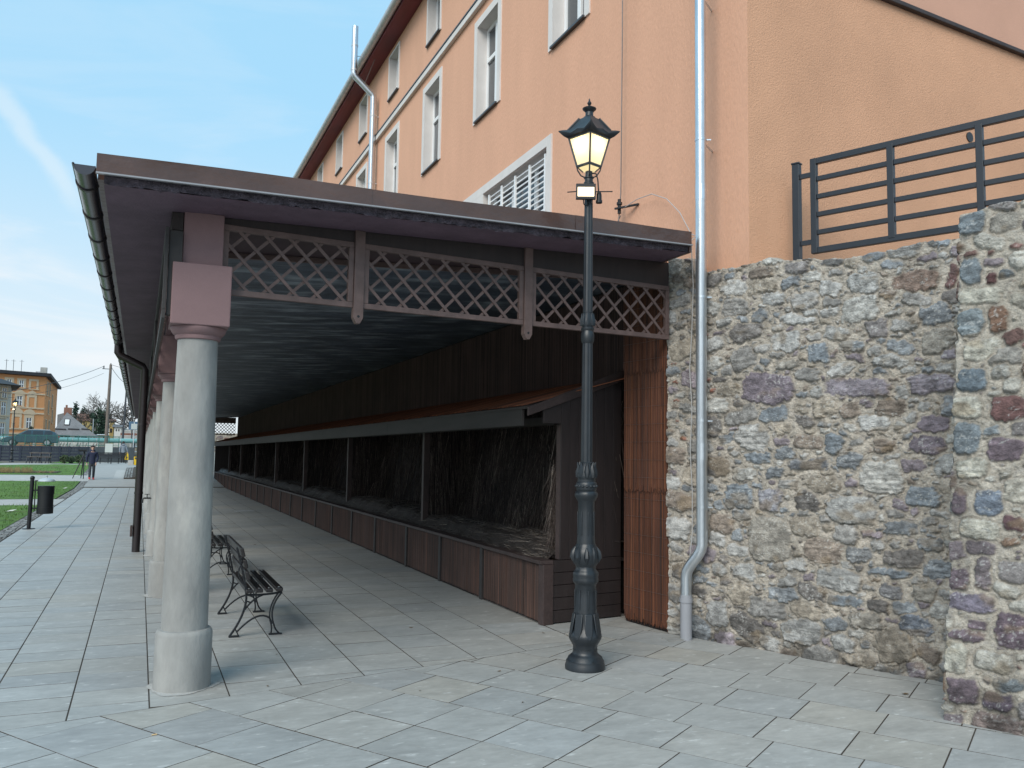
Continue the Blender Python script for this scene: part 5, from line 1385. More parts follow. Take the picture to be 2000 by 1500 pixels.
for (px0, px1, y0, y1, ped, bl) in ((34, 43, 757, 744, None, 0), (57, 68, 758, 744, None, 1), (31, 42, 793, 775, 'tri', 0), (55, 66, 795, 776, 'tri', 1), (28, 39, 835, 815, 'arch', 1), (52, 63, 836, 816, 'arch', 0), (9, 19, 757, 744, None, 0), (7, 17, 793, 775, 'tri', 0), (3, 14, 835, 815, 'arch', 0)):
    face_window(tn, A, B_, uof(px0), uof(px1), zof(y0), zof(y1), .28, ped, bool(bl))
e = (B_-A).normalized(); nn = V((e.y, -e.x, 0))
for y in (769, 797, 807, 838, 847):
    m = MB(); z = zof(y); m.bar(A+nn*.06+V((0, 0, z-A.z)), B_+nn*.06+V((0, 0, z-A.z)), .1, .22); m.build('string_course', FM['trim'], tn)
f2 = (C_-B_).normalized(); l2 = (C_-B_).length
for k, (u_, zz) in enumerate(((.12, 754), (.30, 754), (.55, 775), (.28, 790), (.62, 806), (.15, 829), (.4, 829))):
    z = zof(zz); face_window(tn, B_, C_, l2*u_, l2*u_+.7, z-1.0, z+.8, .12, None, False, False)
for p, h, mt in ((B_*.94+A*.06+V((0, 2, 0)), 1.5, 'shed'), (B_*.85+A*.15+V((0, 4, 0)), 1.0, 'rim')):
    m = MB(); m.box(p.x-.42, p.x+.42, p.y-.4, p.y+.4, zt_-.2, zt_+h); m.build('chimney', FM[mt], rfo)
for px_ in (10, 24, 40):
    p = at(px_, 720, 140); m = MB(); m.tube([(p.x, 141, zt_), (p.x, 141, zt_+2.4)], .035, 5); m.bar((p.x-.3, 141, zt_+2.2), (p.x+.3, 141, zt_+2.2), .03, .03); m.build('aerial', FM['dpole'], rfo)
m = MB()
for i in range(6): m.bar(B_+f2*.6+V((.3, 0, 3.2-B_.z+i*.25)), B_+f2*4.2+V((.3, 0, 3.2-B_.z+i*.25)), .04, .04)
m.build('balcony_rail', FM['dpole'], tn)
# grey stucco house at the very left
A2 = at(-70, 850, 112); B2 = at(15, 850, 118); A2.z = B2.z = 2.2; z2 = at(14, 753, 118).z
gh_ = thing('stucco_house', tuple(B2), 0, 'grey stucco house with ornate trim at the left edge', 'house')
A2, B2, C2, D2 = hipblock(gh_, A2, B2, A2+V((-1, 9, 0)), 2.0, z2, FM['grey_house'])
m = MB(); cen = (A2+B2+C2+D2)/4; pts = [p+(p-cen).normalized()*1.5 for p in (A2, B2, C2, D2)]
m.add([V((p.x, p.y, z2)) for p in pts]+[V((cen.x-3, cen.y, z2+.9)), V((cen.x+1, cen.y, z2+.9))], [(0, 1, 5, 4), (1, 2, 5), (2, 3, 4, 5), (3, 0, 4), (3, 2, 1, 0)]); m.build('roof', FM['darkroof'], gh_)
L2_ = (B2-A2).length
for row, (z_, zz) in enumerate(((4.0, 1.8), (6.6, 1.7), (8.9, 1.1))):
    for k in range(4): face_window(gh_, A2, B2, L2_-1.5-k*1.75, L2_-.7-k*1.75, z_-1.0, z_-1.0+zz, .15)
for z_ in (2.9, 5.7, 8.5):
    m = MB(); e_ = (B2-A2).normalized(); n_ = V((e_.y, -e_.x, 0)); m.bar(A2+n_*.06+V((0, 0, z_-A2.z)), B2+n_*.06+V((0, 0, z_-A2.z)), .12, .2); m.build('string_course', FM['trim'], gh_)
# grey roofed cottage
Yc = 165
E0_ = at(99, 849, Yc); E1_ = at(191, 849, Yc); ap = at(131, 805, Yc+4); ze = E0_.z
ct = thing('cottage', tuple(E0_), 0, 'low white cottage with a steep grey slate roof and roof window', 'house')
m = MB(); m.box(E0_.x+.4, E1_.x-.4, Yc+.4, Yc+11, 2.0, ze); m.build('wall', FM['whitewall'], ct)
ap2 = at(112, 811, Yc+9)
m = MB(); m.add([(E0_.x, Yc, ze), (E1_.x, Yc, ze-.2), (E1_.x, Yc+11.4, ze), (E0_.x, Yc+11.4, ze), tuple(ap), (ap2.x, ap2.y, ap.z-.3)], [(0, 1, 4), (1, 2, 5, 4), (2, 3, 5), (3, 0, 4, 5), (3, 2, 1, 0)])
cr = m.build('roof', FM['slate'], ct)
def on_roof(px, py):
    p0, p1, p2 = V((E0_.x, Yc, ze)), V((E1_.x, Yc, ze-.2)), V(ap); n = (p1-p0).cross(p2-p0).normalized(); d = at(px, py, Yc)-EYE; t_ = (p0-EYE).dot(n)/d.dot(n); return EYE+d*t_, n
p, n = on_roof(131, 825); up_ = V((0, n.z, -n.y)).normalized()
if up_.z < 0: up_ = -up_
if n.y > 0: n = -n
m = MB(); m.obox(p+n*.06, V((.42, 0, 0)), up_*.75, n*.06); rw_ = m.build('roof_window', FM['darkroof'], cr); m = MB(); m.obox(p+n*.125, V((.33, 0, 0)), up_*.62, n*.012); m.build('pane', FM['lamp'], rw_)
for xa, xb in ((107, 129), (133, 155), (159, 175)):
    pa, _ = on_roof(xa, 838.5); pb, _ = on_roof(xb, 839.5); m = MB(); m.bar(pa+n*.1, pb+n*.1, .12, .22); m.build('snow_guard', FM['darkroof'], cr)
pch = at(133, 800, Yc+4.5); m = MB(); m.box(pch.x-.62, pch.x+.62, pch.y-.4, pch.y+.4, pch.z-1.0, pch.z+.35); m.box(pch.x-.4, pch.x-.1, pch.y-.2, pch.y+.2, pch.z+.35, pch.z+.8); m.build('chimney', FM['brick'], cr)
for px_ in (118, 131, 151, 164):
    p = at(px_, 853, Yc+.35); m = MB(); m.box(p.x-.42, p.x+.42, Yc+.36, Yc+.42, p.z-.36, p.z+.34); m.build('window', FM['darkroof'], ct)
# white outbuilding, ochre house, hillside houses
def simple_house(name, label, px0, px1, pyt, pyb, Y, dep, wm, rm_, rise=.5, wins_=()):
    a = at(px0, pyb, Y); b = at(px1, pyb, Y); zt__ = at((px0+px1)/2, pyt, Y).z
    t = thing(name, tuple(a), 0, label, 'house')
    m = MB(); m.box(a.x, b.x, Y, Y+dep, min(a.z, 2.0), zt__); m.build('wall', FM[wm], t)
    m = MB(); m.add([(a.x-.3, Y-.3, zt__), (b.x+.3, Y-.3, zt__), (b.x+.3, Y+dep+.3, zt__+.01), (a.x-.3, Y+dep+.3, zt__+.01), (a.x-.3, Y+dep/2, zt__+rise), (b.x+.3, Y+dep/2, zt__+rise)], [(0, 1, 5, 4), (2, 3, 4, 5), (0, 4, 3), (1, 2, 5), (3, 2, 1, 0)]); m.build('roof', FM[rm_], t)
    for (wx0, wx1, wy0, wy1) in wins_:
        p = at(wx0, wy1, Y); q = at(wx1, wy0, Y); m = MB(); m.box(p.x, q.x, Y-.05, Y+.02, p.z, q.z); m.build('window', FM['darkroof'], t)
    return t
simple_house('outbuilding', 'low white flat roofed outbuilding right of the cottage', 191, 226, 850, 860, 155, 8, 'whitewall', 'whitewall', .2, ((201, 205, 852, 856),))
simple_house('ochre_house', 'small ochre house front beside the utility pole', 213, 221, 823, 848, 150, 6, 'yellow', 'brick', .4, ((214.5, 219, 837, 845),))
simple_house('ochre_bungalow', 'ochre house half hidden behind the cottage roof', 150, 178, 822, 850, 190, 9, 'yellow', 'brick', 1.6)
simple_house('white_villa', 'pale house with a stepped roof right of the utility pole', 222, 236, 834, 860, 145, 7, 'whitewall', 'slate', .5, ((226, 228, 838, 842), (231, 233, 838, 842)))
tw_ = thing('terraced_wall', tuple(at(238, 856, 135)), 0, 'stepped pale retaining walls on the slope below the blue sign', 'wall')
for i, (y0, y1) in enumerate(((856, 851), (850, 846), (845, 841), (840, 837))):
    a = at(234+i, y0, 130+i*6); b = at(300, y0, 130+i*6); m = MB(); m.box(a.x, b.x, 130+i*6, 130.5+i*6, a.z, at(260, y1, 130+i*6).z); m.build('wall_tier', (FM['shed'], FM['brick'], FM['shed'], FM['whitewall'])[i], tw_)
# poles, wires, signs
def pole(name, label, base, top, r0, r1, cat='pole', mat='pole', extra=None):
    t = thing(name, tuple(base), 0, label, cat); m = MB(); m.tube([base, top], [r0, r1], 10); m.build('shaft', FM[mat], t, smooth=True)
    if extra: extra(t, base, top)
    return t
def pole_head(t, b, tp):
    m = MB(); m.bar(tp+V((-.75, 0, -.45)), tp+V((.1, 0, -.45)), .06, .06); m.tube([tp+V((-.6, 0, -.45)), tp+V((-.6, 0, -.15))], .05, 6); m.tube([tp+V((0, 0, -.2)), tp+V((.0, 0, .12))], .05, 6); m.build('crossarm', FM['dpole'], t)
pb_ = at(207, 866, 92); pt_ = at(216.5, 712, 92)
pole('utility_pole', 'tall leaning wooden utility pole with wires beyond the park', V((pb_.x, 92, 2.0)), pt_, .19, .12, 'pole', 'pole', pole_head)
def head2(t, b, tp):
    m = MB(); m.tube([tp+V((0, 0, -2.6)), tp+V((.5, 0, -2.4)), tp+V((.55, 0, -2.9))], .05, 6); m.sphere(tp+V((.5, 0, -3.1)), .22, .22, .25, 8, 5); m.build('lamp_arm', FM['rim'], t, smooth=True)
p2b, p2t = at(239, 862, 100), at(248, 748, 100)
pole('utility_pole', 'thinner dark pole with a small lamp right of the leaning pole', V((p2b.x, 100, 2.0)), p2t, .12, .08, 'pole', 'dpole', head2)
p3b, p3t = at(269, 880, 84), at(270, 816, 84)
pole('street_pole', 'dark steel pole just left of the canopy rain pipe', V((p3b.x, 84, .8)), p3t, .08, .06, 'pole', 'dpole')
p4b, p4t = at(260, 876, 95), at(262.5, 824, 95)
def head4(t, b, tp):
    m = MB(); m.box(tp.x-.28, tp.x+.28, 94.9, 94.94, tp.z-.75, tp.z-.2); m.build('sign_plate', FM['board'], t)
pole('sign_post', 'slim pale sign post in front of the blue sign', V((p4b.x, 95, 2.0)), p4t, .05, .05, 'sign post', 'rail', head4)
p5b, p5t = at(181.5, 846, 150), at(182.5, 818, 150)
pole('street_lamp_pole', 'pale slim pole in front of the evergreen tree', V((p5b.x, 150, 2.2)), p5t, .10, .07, 'pole', 'rail')
def wire(a, b, sag, label, r=.022):
    m = MB(); pts = []
    for i in range(17):
        t_ = i/16; p = a.lerp(b, t_); pts.append(p-V((0, 0, sag*4*t_*(1-t_))))
    m.tube(pts, r, 5, False); tag(m.build('overhead_wire', FM['dpole']), label, 'wire')
wire(pt_+V((-.6, 0, -.2)), at(-60, 772, 70), .5, 'upper overhead wire running left from the leaning pole past the tenement')
wire(pt_+V((-.6, 0, -.9)), at(-60, 782, 75), .6, 'lower fainter overhead wire running left from the leaning pole', .014)
wire(pt_+V((0, 0, -.15)), p2t+V((0, 0, -.1)), .25, 'overhead wire from the leaning pole down to the thinner pole')
wire(pt_+V((0, 0, .0)), at(330, 722, 100), .4, 'overhead wire running right from the leaning pole behind the canopy', .018)
bs = thing('blue_sign', tuple(at(263, 838, 118)), 0, 'large blue sign board above the terraced walls', 'sign')
a, b = at(251, 839, 118), at(282, 824, 118)
m = MB(); m.box(a.x, b.x, 118, 118.15, a.z, b.z); m.build('board', FM['blue'], bs)
for x in (a.x+.4, b.x-.6):
    m = MB(); m.tube([(x, 118.25, 2.0), (x, 118.25, a.z+.5)], .07, 8); m.build('leg', FM['dpole'], bs)
# information board, railings, yellow bin, stone block, planting bed
ib = thing('notice_board', tuple(at(212, 886, 78)), 0, 'pale notice board standing at the foot of the leaning pole', 'notice board')
a, b = at(204.5, 886, 78), at(220.5, 866.5, 78)
m = MB(); m.box(a.x, b.x, 78, 78.06, a.z-.1, b.z); m.build('panel', FM['board'], ib)
for x in (a.x+.06, b.x-.06):
    m = MB(); m.box(x-.04, x+.04, 78.07, 78.13, .76, b.z); m.build('leg', FM['dpole'], ib)
ra = thing('handrail', (-.7, 70, .76), 0, 'pale steel handrail with dark posts behind the yellow bin', 'railing')
a = at(258, 880, 70)
for i, z in enumerate((.55, .95, 1.35)):
    m = MB(); m.bar((a.x+.15, 70, .76+z), (a.x+2.6, 72, .76+z), .05, .07); m.build('rail', FM['rail'], ra)
for k in range(3):
    m = MB(); m.box(a.x+.1+k*1.1, a.x+.18+k*1.1, 69.97+k*.9, 70.05+k*.9, .70, 2.15); m.build('post', FM['dpole'], ra)
yb_ = at(266, 907, 66); 
yb = thing('yellow_bin', (yb_.x, 66, .76), 0, 'yellow plastic waste bin with a dark slot beside the stone block', 'bin')
m = MB(); m.prism([(yb_.x-.15, 65.85, .76), (yb_.x+.17, 65.85, .76), (yb_.x+.19, 65.85, 1.38), (yb_.x-.17, 65.85, 1.38)], (0, .32, 0)); m.build('body', FM['binyellow'], yb, bevel=.03)
m = MB(); m.box(yb_.x-.10, yb_.x+.05, 65.835, 65.849, 1.18, 1.30); m.build('slot', FM['dpole'], yb)
m = MB(); m.box(yb_.x-.19, yb_.x+.21, 65.83, 66.2, 1.381, 1.42); m.build('lid', FM['dpole'], yb)
sb0 = at(249.5, 907, 66); sb1 = at(261, 899, 66)
m = MB(); m.box(sb0.x, sb1.x, 65.8, 66.3, .74, 1.10); tag(m.build('stone_block', MT['lightpath'], bevel=.03), 'low grey stone block left of the yellow bin', 'stone block')
kb = thing('planting_bed', (-.4, 55, .3), 0, 'dark planting bed edged with grey setts left of the rain pipe', 'planting bed')
X0, X1, X2 = -.72, -.30, .55
m = MB(); m.add([(X0, 50.5, zterr(50.5)+.05), (X1, 50.5, zterr(50.5)+.05), (X1, 60.5, zterr(60.5)+.05), (X0, 60.5, zterr(60.5)+.05), (X0, 50.5, zterr(50.5)-.1), (X1, 50.5, zterr(50.5)-.1)], [(0, 1, 2, 3), (4, 5, 1, 0)]); m.build('sett_edge', MT['sand'], kb)
m = MB(); y = 50.6
while y < 60.4:
    x = X0+.02
    while x < X1-.08:
        g = random.uniform(.14, .3); slab(m, [(x, y), (x+.13, y), (x+.13, y+.16), (x, y+.16)], lambda q: zterr(q)+.07, (g, g, g*.97), gap=.008, ch=.012, tilt=.04); x += .135
    y += .165
m.build('setts', MT['cobble'], kb)
m = MB(); m.add([(X1, 50.5, zterr(50.5)+.10), (X2, 50.5, zterr(50.5)+.10), (X2, 60.5, zterr(60.5)+.10), (X1, 60.5, zterr(60.5)+.10), (X1, 50.5, zterr(50.5)-.1), (X2, 50.5, zterr(50.5)-.1)], [(0, 1, 2, 3), (4, 5, 1, 0)]); m.build('soil', MT['soil'], kb)
m = MB(); m.add([(-1.25, 50.5, zterr(50.5)+.006), (-.74, 50.5, zterr(50.5)+.006), (-.74, 58.5, zterr(58.5)+.006), (-1.25, 58.5, zterr(58.5)+.006)], [(0, 1, 2, 3)]); tag(m.build('pale_slabs', MT['lightpath']), kind='structure')
# far benches, picnic set
for i, (px_, Y, a) in enumerate(((199, 70, 1.35), (214, 71.5, 1.4), (229, 73, 1.45))):
    c = copy_tree(b0_); p = at(px_, 893, Y); c.location = (p.x, Y, .77); c.rotation_euler = (0, 0, -R(90)+.15); c['group'] = 'benches along the far path'
    c['label'] = ('far bench just right of the walking person in the navy jacket', 'far bench below the pale notice board', 'far bench just left of the person in grey')[i]
pt1 = thing('picnic_table', tuple(at(78, 903, 71)), 0, 'dark picnic table with benches on the far paved corner', 'picnic table')
ta, tb = at(58, 890, 71), at(100, 890, 71); zb0 = .76
m = MB()
for k in range(4): m.box(ta.x, tb.x, 70.7+k*.2, 70.88+k*.2, zb0+.72, zb0+.77)
m.build('tabletop', FM['pole'], pt1)
for yb2 in (70.25, 71.75):
    m = MB(); m.box(ta.x-.1, tb.x+.1, yb2-.15, yb2+.15, zb0+.44, zb0+.48); m.build('bench_plank', FM['pole'], pt1)
for fx in (.06, .5, .94):
    x = ta.x+(tb.x-ta.x)*fx; m = MB()
    m.bar((x, 70.75, zb0+.72), (x, 70.3, zb0), .06, .05); m.bar((x, 71.25, zb0+.72), (x, 71.7, zb0), .06, .05); m.bar((x, 70.15, zb0+.41), (x, 71.85, zb0+.41), .06, .06)
    m.bar((x+.12, 70.2, zb0+.44), (x+.2, 70.1, zb0), .05, .05); m.bar((x-.12, 70.2, zb0+.44), (x-.2, 70.1, zb0), .05, .05)
    m.build('leg', FM['dpole'], pt1)
flb = at(22, 903, 75)
fl2 = copy_tree(lamp); fl2.location = (flb.x, 75, .76); fl2['label'] = 'distant black street lamp in front of the orange tenement'
ff2 = copy_tree(fo); ff2.location = (flb.x, 75, .76+zf); ff2['label'] = 'floodlight on the distant street lamp by the tenement'
# shrubs on the far lawn
def shrub(x, y, z, w, h, label, mat='bushg', n=420, sz=.07, group=None):
    t = thing('shrub', (x, y, z), 0, label, 'shrub', group); m = MB(); m.tube([(x, y, z), (x, y, z+h*.6)], .03, 6); m.build('stem', FM['bark'], t)
    m = MB()
    for _ in range(n):
        a, b_, r = random.uniform(0, 6.28), random.uniform(-1, 1), random.random()**.4
        k = math.sqrt(1-b_*b_)*r*w*(1+.25*math.sin(3*a)); c = V((x+math.cos(a)*k, y+math.sin(a)*k, z+h*.55+b_*r*h*.5))
        d = V((random.gauss(0, 1), random.gauss(0, 1), random.gauss(0, 1))).normalized(); e_ = d.orthogonal().normalized()
        m.add([c-d*sz, c+e_*sz*.5, c+d*sz, c-e_*sz*.5], [(0, 1, 2, 3)])
    m.build('foliage', FM[mat], t)
for i, (px_, l) in enumerate(((126, 'left small shrub on the far lawn in front of the navy fence'), (139.5, 'smallest middle shrub on the far lawn by the navy fence'), (157, 'right shrub on the far lawn just behind the tripod'))):
    p = at(px_, 895, 69+i*.6); shrub(p.x, p.y, .77, (.32, .24, .42)[i], (.62, .5, .62)[i], l, group='shrubs on the far lawn')
bd = MB()
for _ in range(1400):
    x = random.uniform(-9.5, -4.4); y = random.uniform(54.6, 56.4)+max(0, (-6.5-x))*.0; z = zterr(y)+.02; h = random.uniform(.05, .32)*(1 if x < -5.6 else .25)
    stalk(bd, (x, y, z), (x+random.gauss(0, .05), y+random.gauss(0, .05), z+h), .012)
so2 = MB(); so2.add([(-10, 54.4, zterr(54.4)+.05), (-4.3, 54.7, zterr(54.7)+.05), (-4.1, 56.2, zterr(56.2)+.05), (-10, 56.8, zterr(56.8)+.05)], [(0, 1, 2, 3)])
tag(so2.build('flower_bed', MT['soil']), kind='structure')
tag(bd.build('dry_stalks', FM['stalks']), 'dry flower stalks standing in the earth bed on the lawn', 'plants', kind='stuff')
for (px_, py_), s_, l in (((22, 1000), .12, 'pale paper scrap on the nearest lawn left of the litter bin'), ((127, 955), .09, 'pale scrap on the second lawn right of the litter bin'), ((147, 930.5), .14, 'white scrap on the lawn left of the walking person')):
    d = at(px_, py_, 5)-EYE; p = EYE+d*((.03-EYE.z)/d.z)
    if p.y > 44: p = at(px_, py_, 52); 
    z = zterr(p.y)+.05; m = MB(); m.add([(p.x-s_, p.y-.05, z), (p.x+s_*.4, p.y-.08, z+.02), (p.x+s_, p.y+.08, z+.05), (p.x-s_*.3, p.y+.1, z+.03)], [(0, 1, 2, 3)]); tag(m.build('paper_scrap', MT['paper']), l, 'litter', 'pale scraps on the lawns')
# tripod
tq = at(163, 912, 50.5); zq = zterr(50.5)
tr_ = thing('camera_tripod', (tq.x, 50.5, zq), 0, 'black camera tripod standing on the lawn edge beside the walking person', 'tripod')
tc = V((tq.x, 50.5, zq+1.32))
m = MB(); m.tube([tc, tc+V((0, 0, .18))], .05, 8); m.box(tc.x-.28, tc.x+.12, 50.4, 50.6, tc.z+.12, tc.z+.22); m.build('head', MT['blackmetal'], tr_)
for dx, dy in ((-.48, -.1), (.05, -.45), (-.12, .45)):
    m = MB(); m.tube([tc, (tq.x+dx, 50.5+dy, zq+.02)], [.035, .022], 6); m.build('leg', MT['blackmetal'], tr_)
# ------------------------------------------------------------------ trees
def bare_tree(name, label, base, h, w, seed, leaves=None, lean_=0, depth=6, r0=.26, group='bare trees beyond the street'):
    rg = random.Random(seed); t = thing(name, tuple(base), 0, label, 'tree', group); tr_m = MB(); cr_m = MB()
    def grow(p, d, l, r, k):
        q = p+d*l; mb_ = tr_m if k <= 1 else cr_m
        mb_.tube([p, p+d*l*.5+V((rg.uniform(-.03, .03)*l, rg.uniform(-.03, .03)*l, 0)), q], [r, r*.85, r*.68], 5 if k < 2 else 3, False)
        if k >= depth: return
        for i in range(rg.choice([2, 3, 3]) if k > 0 else 4):
            nd = (d+V((rg.gauss(0, .5)*w, rg.gauss(0, .5)*w, rg.gauss(.05, .28)))).normalized(); grow(p+d*l*rg.uniform(.55, 1.0), nd, l*rg.uniform(.62, .86), max(r*.62, .032), k+1)
    grow(V(base), V((lean_, 0, 1)).normalized(), h*.26, r0, 0)
    tr_m.build('trunk', FM['bark'], t); cr_m.build('crown', FM['bark'], t); return t
def evergreen(name, label, base, h, w, seed, n=2600, mat='ever', sz=.35, conic=False, group=None):
    rg = random.Random(seed); t = thing(name, tuple(base), 0, label, 'tree', group); b = V(base)
    m = MB(); m.tube([b, b+V((0, 0, h*.9))], [w*.07, w*.02], 7); m.build('trunk', FM['bark'], t)
    cl = [(rg.uniform(0, 6.28), rg.random()**.6, rg.uniform(.16, .97)) for _ in range(46)]
    m = MB()
    for _ in range(n):
        a, rr2, zz = cl[rg.randrange(len(cl))]
        k = (w*(1-zz)*1.05+.15) if conic else w*math.sin(math.pi*min(max(zz, .05), .98))**.6
        c = b+V((math.cos(a)*k*rr2+rg.gauss(0, w*.15), math.sin(a)*k*rr2+rg.gauss(0, w*.15), zz*h+rg.gauss(0, h*.035)))
        d = V((rg.gauss(0, 1), rg.gauss(0, 1), rg.gauss(0, .6))).normalized(); e_ = d.orthogonal().normalized(); s_ = sz*rg.uniform(.5, 1.1)
        m.add([c-d*s_, c+e_*s_*.45, c+d*s_, c-e_*s_*.45], [(0, 1, 2, 3)])
    m.build('crown', FM[mat], t); return t
def gb(px_, Y): p = at(px_, 860, Y); return V((p.x, Y, 2.1))
bare_tree('bare_tree', 'broad bare tree just left of the leaning pole', gb(200, 182), 12.5, 1.0, 3)
bare_tree('bare_tree', 'bare tree with fine twigs just right of the leaning pole', gb(226, 178), 12, 1.0, 8)
bare_tree('bare_tree', 'bare leafless tree beside the canopy edge, above the blue sign', gb(262, 150), 11.0, .95, 14)
bare_tree('bare_tree', 'low bare tree behind the cottage roof', gb(172, 185), 10, 1.0, 21)
evergreen('evergreen_tree', 'dark evergreen tree in front of the bare trees left of the leaning pole', gb(187, 176), 7.4, 1.5, 5, 1500, 'ever', .28)
evergreen('evergreen_tree', 'second dark evergreen right behind the leaning pole', gb(200, 180), 7.2, 1.5, 6, 1300, 'ever', .28)
p = at(148, 800, 210); evergreen('fir_tree', 'left dark fir standing behind the brick chimney', V((p.x, 210, 2.6)), p.z-1.2, 1.5, 9, 900, 'needles', .4, True)
p = at(163, 804, 215); evergreen('fir_tree', 'right dark fir standing behind the cottage', V((p.x, 215, 2.6)), p.z-1.6, 1.6, 10, 900, 'needles', .4, True)
p = gb(58, 134.5); evergreen('cypress', 'small dark pointed cypress at the foot of the tenement', V((p.x, 134.5, 2.1)), 2.8, .62, 12, 500, 'needles', .16, True)
# wall at the far end of the arcade
ew = thing('end_wall', (4.5, 56, 0), 0, 'pale concrete and rubble wall seen beyond the far end of the arcade', 'wall')
m = MB(); m.box(3.2, 5.2, 55.8, 56.2, 0, 1.75); m.build('concrete_base', FM['endconc'], ew)
rubble('rubble_face', [(3.0, 56.6), (6.0, 56.6)], lambda s: 2.95+s*0, 41, .03, (.40, .37, .32), PAL_PIL, [(.10, .22, 1.0, 2.0, 300, 1.1)], ew, .8)
# ------------------------------------------------------------------ people
PM = {k: M(n, c, .8, .12, 12) for k, n, c in (('skin', 'skin', (.52, .33, .26)), ('hairb', 'dark_hair', (.03, .022, .02)), ('navy', 'navy_jacket', (.016, .022, .055)), ('jeans', 'dark_jeans', (.035, .04, .05)),
      ('red', 'red_shoe', (.55, .06, .06)), ('grey', 'grey_hoodie', (.20, .23, .27)), ('black', 'black_trousers', (.012, .012, .014)), ('blackshoe', 'black_shoe', (.01, .01, .01)))}
def skinned(name, nodes, edges, mat, parent, root=0, sub=2):
    me = bpy.data.meshes.new(name); me.from_pydata([n[:3] for n in nodes], edges, []); o = bpy.data.objects.new(name, me); COL.objects.link(o)
    sk = o.modifiers.new('skin', 'SKIN'); 
    if not me.skin_vertices: 
        bpy.context.view_layer.objects.active = o; me.update()
    lay = me.skin_vertices[0].data
    for i, n in enumerate(nodes): lay[i].radius = (n[3], n[4] if len(n) > 4 else n[3]); lay[i].use_root = (i == root)
    ss = o.modifiers.new('sub', 'SUBSURF'); ss.levels = sub; ss.render_levels = sub
    bpy.context.view_layer.update(); dg = bpy.context.evaluated_depsgraph_get(); m2 = bpy.data.meshes.new_from_object(o.evaluated_get(dg))
    o.modifiers.clear(); o.data = m2; m2.name = name; m2.materials.clear(); m2.materials.append(mat); m2.polygons.foreach_set('use_smooth', [True]*len(m2.polygons)); o.parent = parent; return o
def hand(parent, p, d, side):
    p, d = V(p), V(d).normalized(); s_ = V((0, 1, 0)).cross(d).normalized()*side; m = MB()
    m.tube([p, p+d*.05, p+d*.085], [.022, .036, .034], 8)
    for i in range(4):
        o = p+d*.08+V((0, 1, 0))*(-.027+.018*i); l = (.06, .075, .07, .055)[i]
        m.tube([o, o+d*l*.5, o+d*l*.85+s_*.02], [.0095, .009, .006], 6)
    o = p+d*.025+V((0, -.028, 0)); m.tube([o, o+d*.03+V((0, -.022, 0)), o+d*.06+V((0, -.026, 0))+s_*.01], [.011, .010, .007], 6)
    m.build('hand', PM['skin'], parent, smooth=True, world=False)
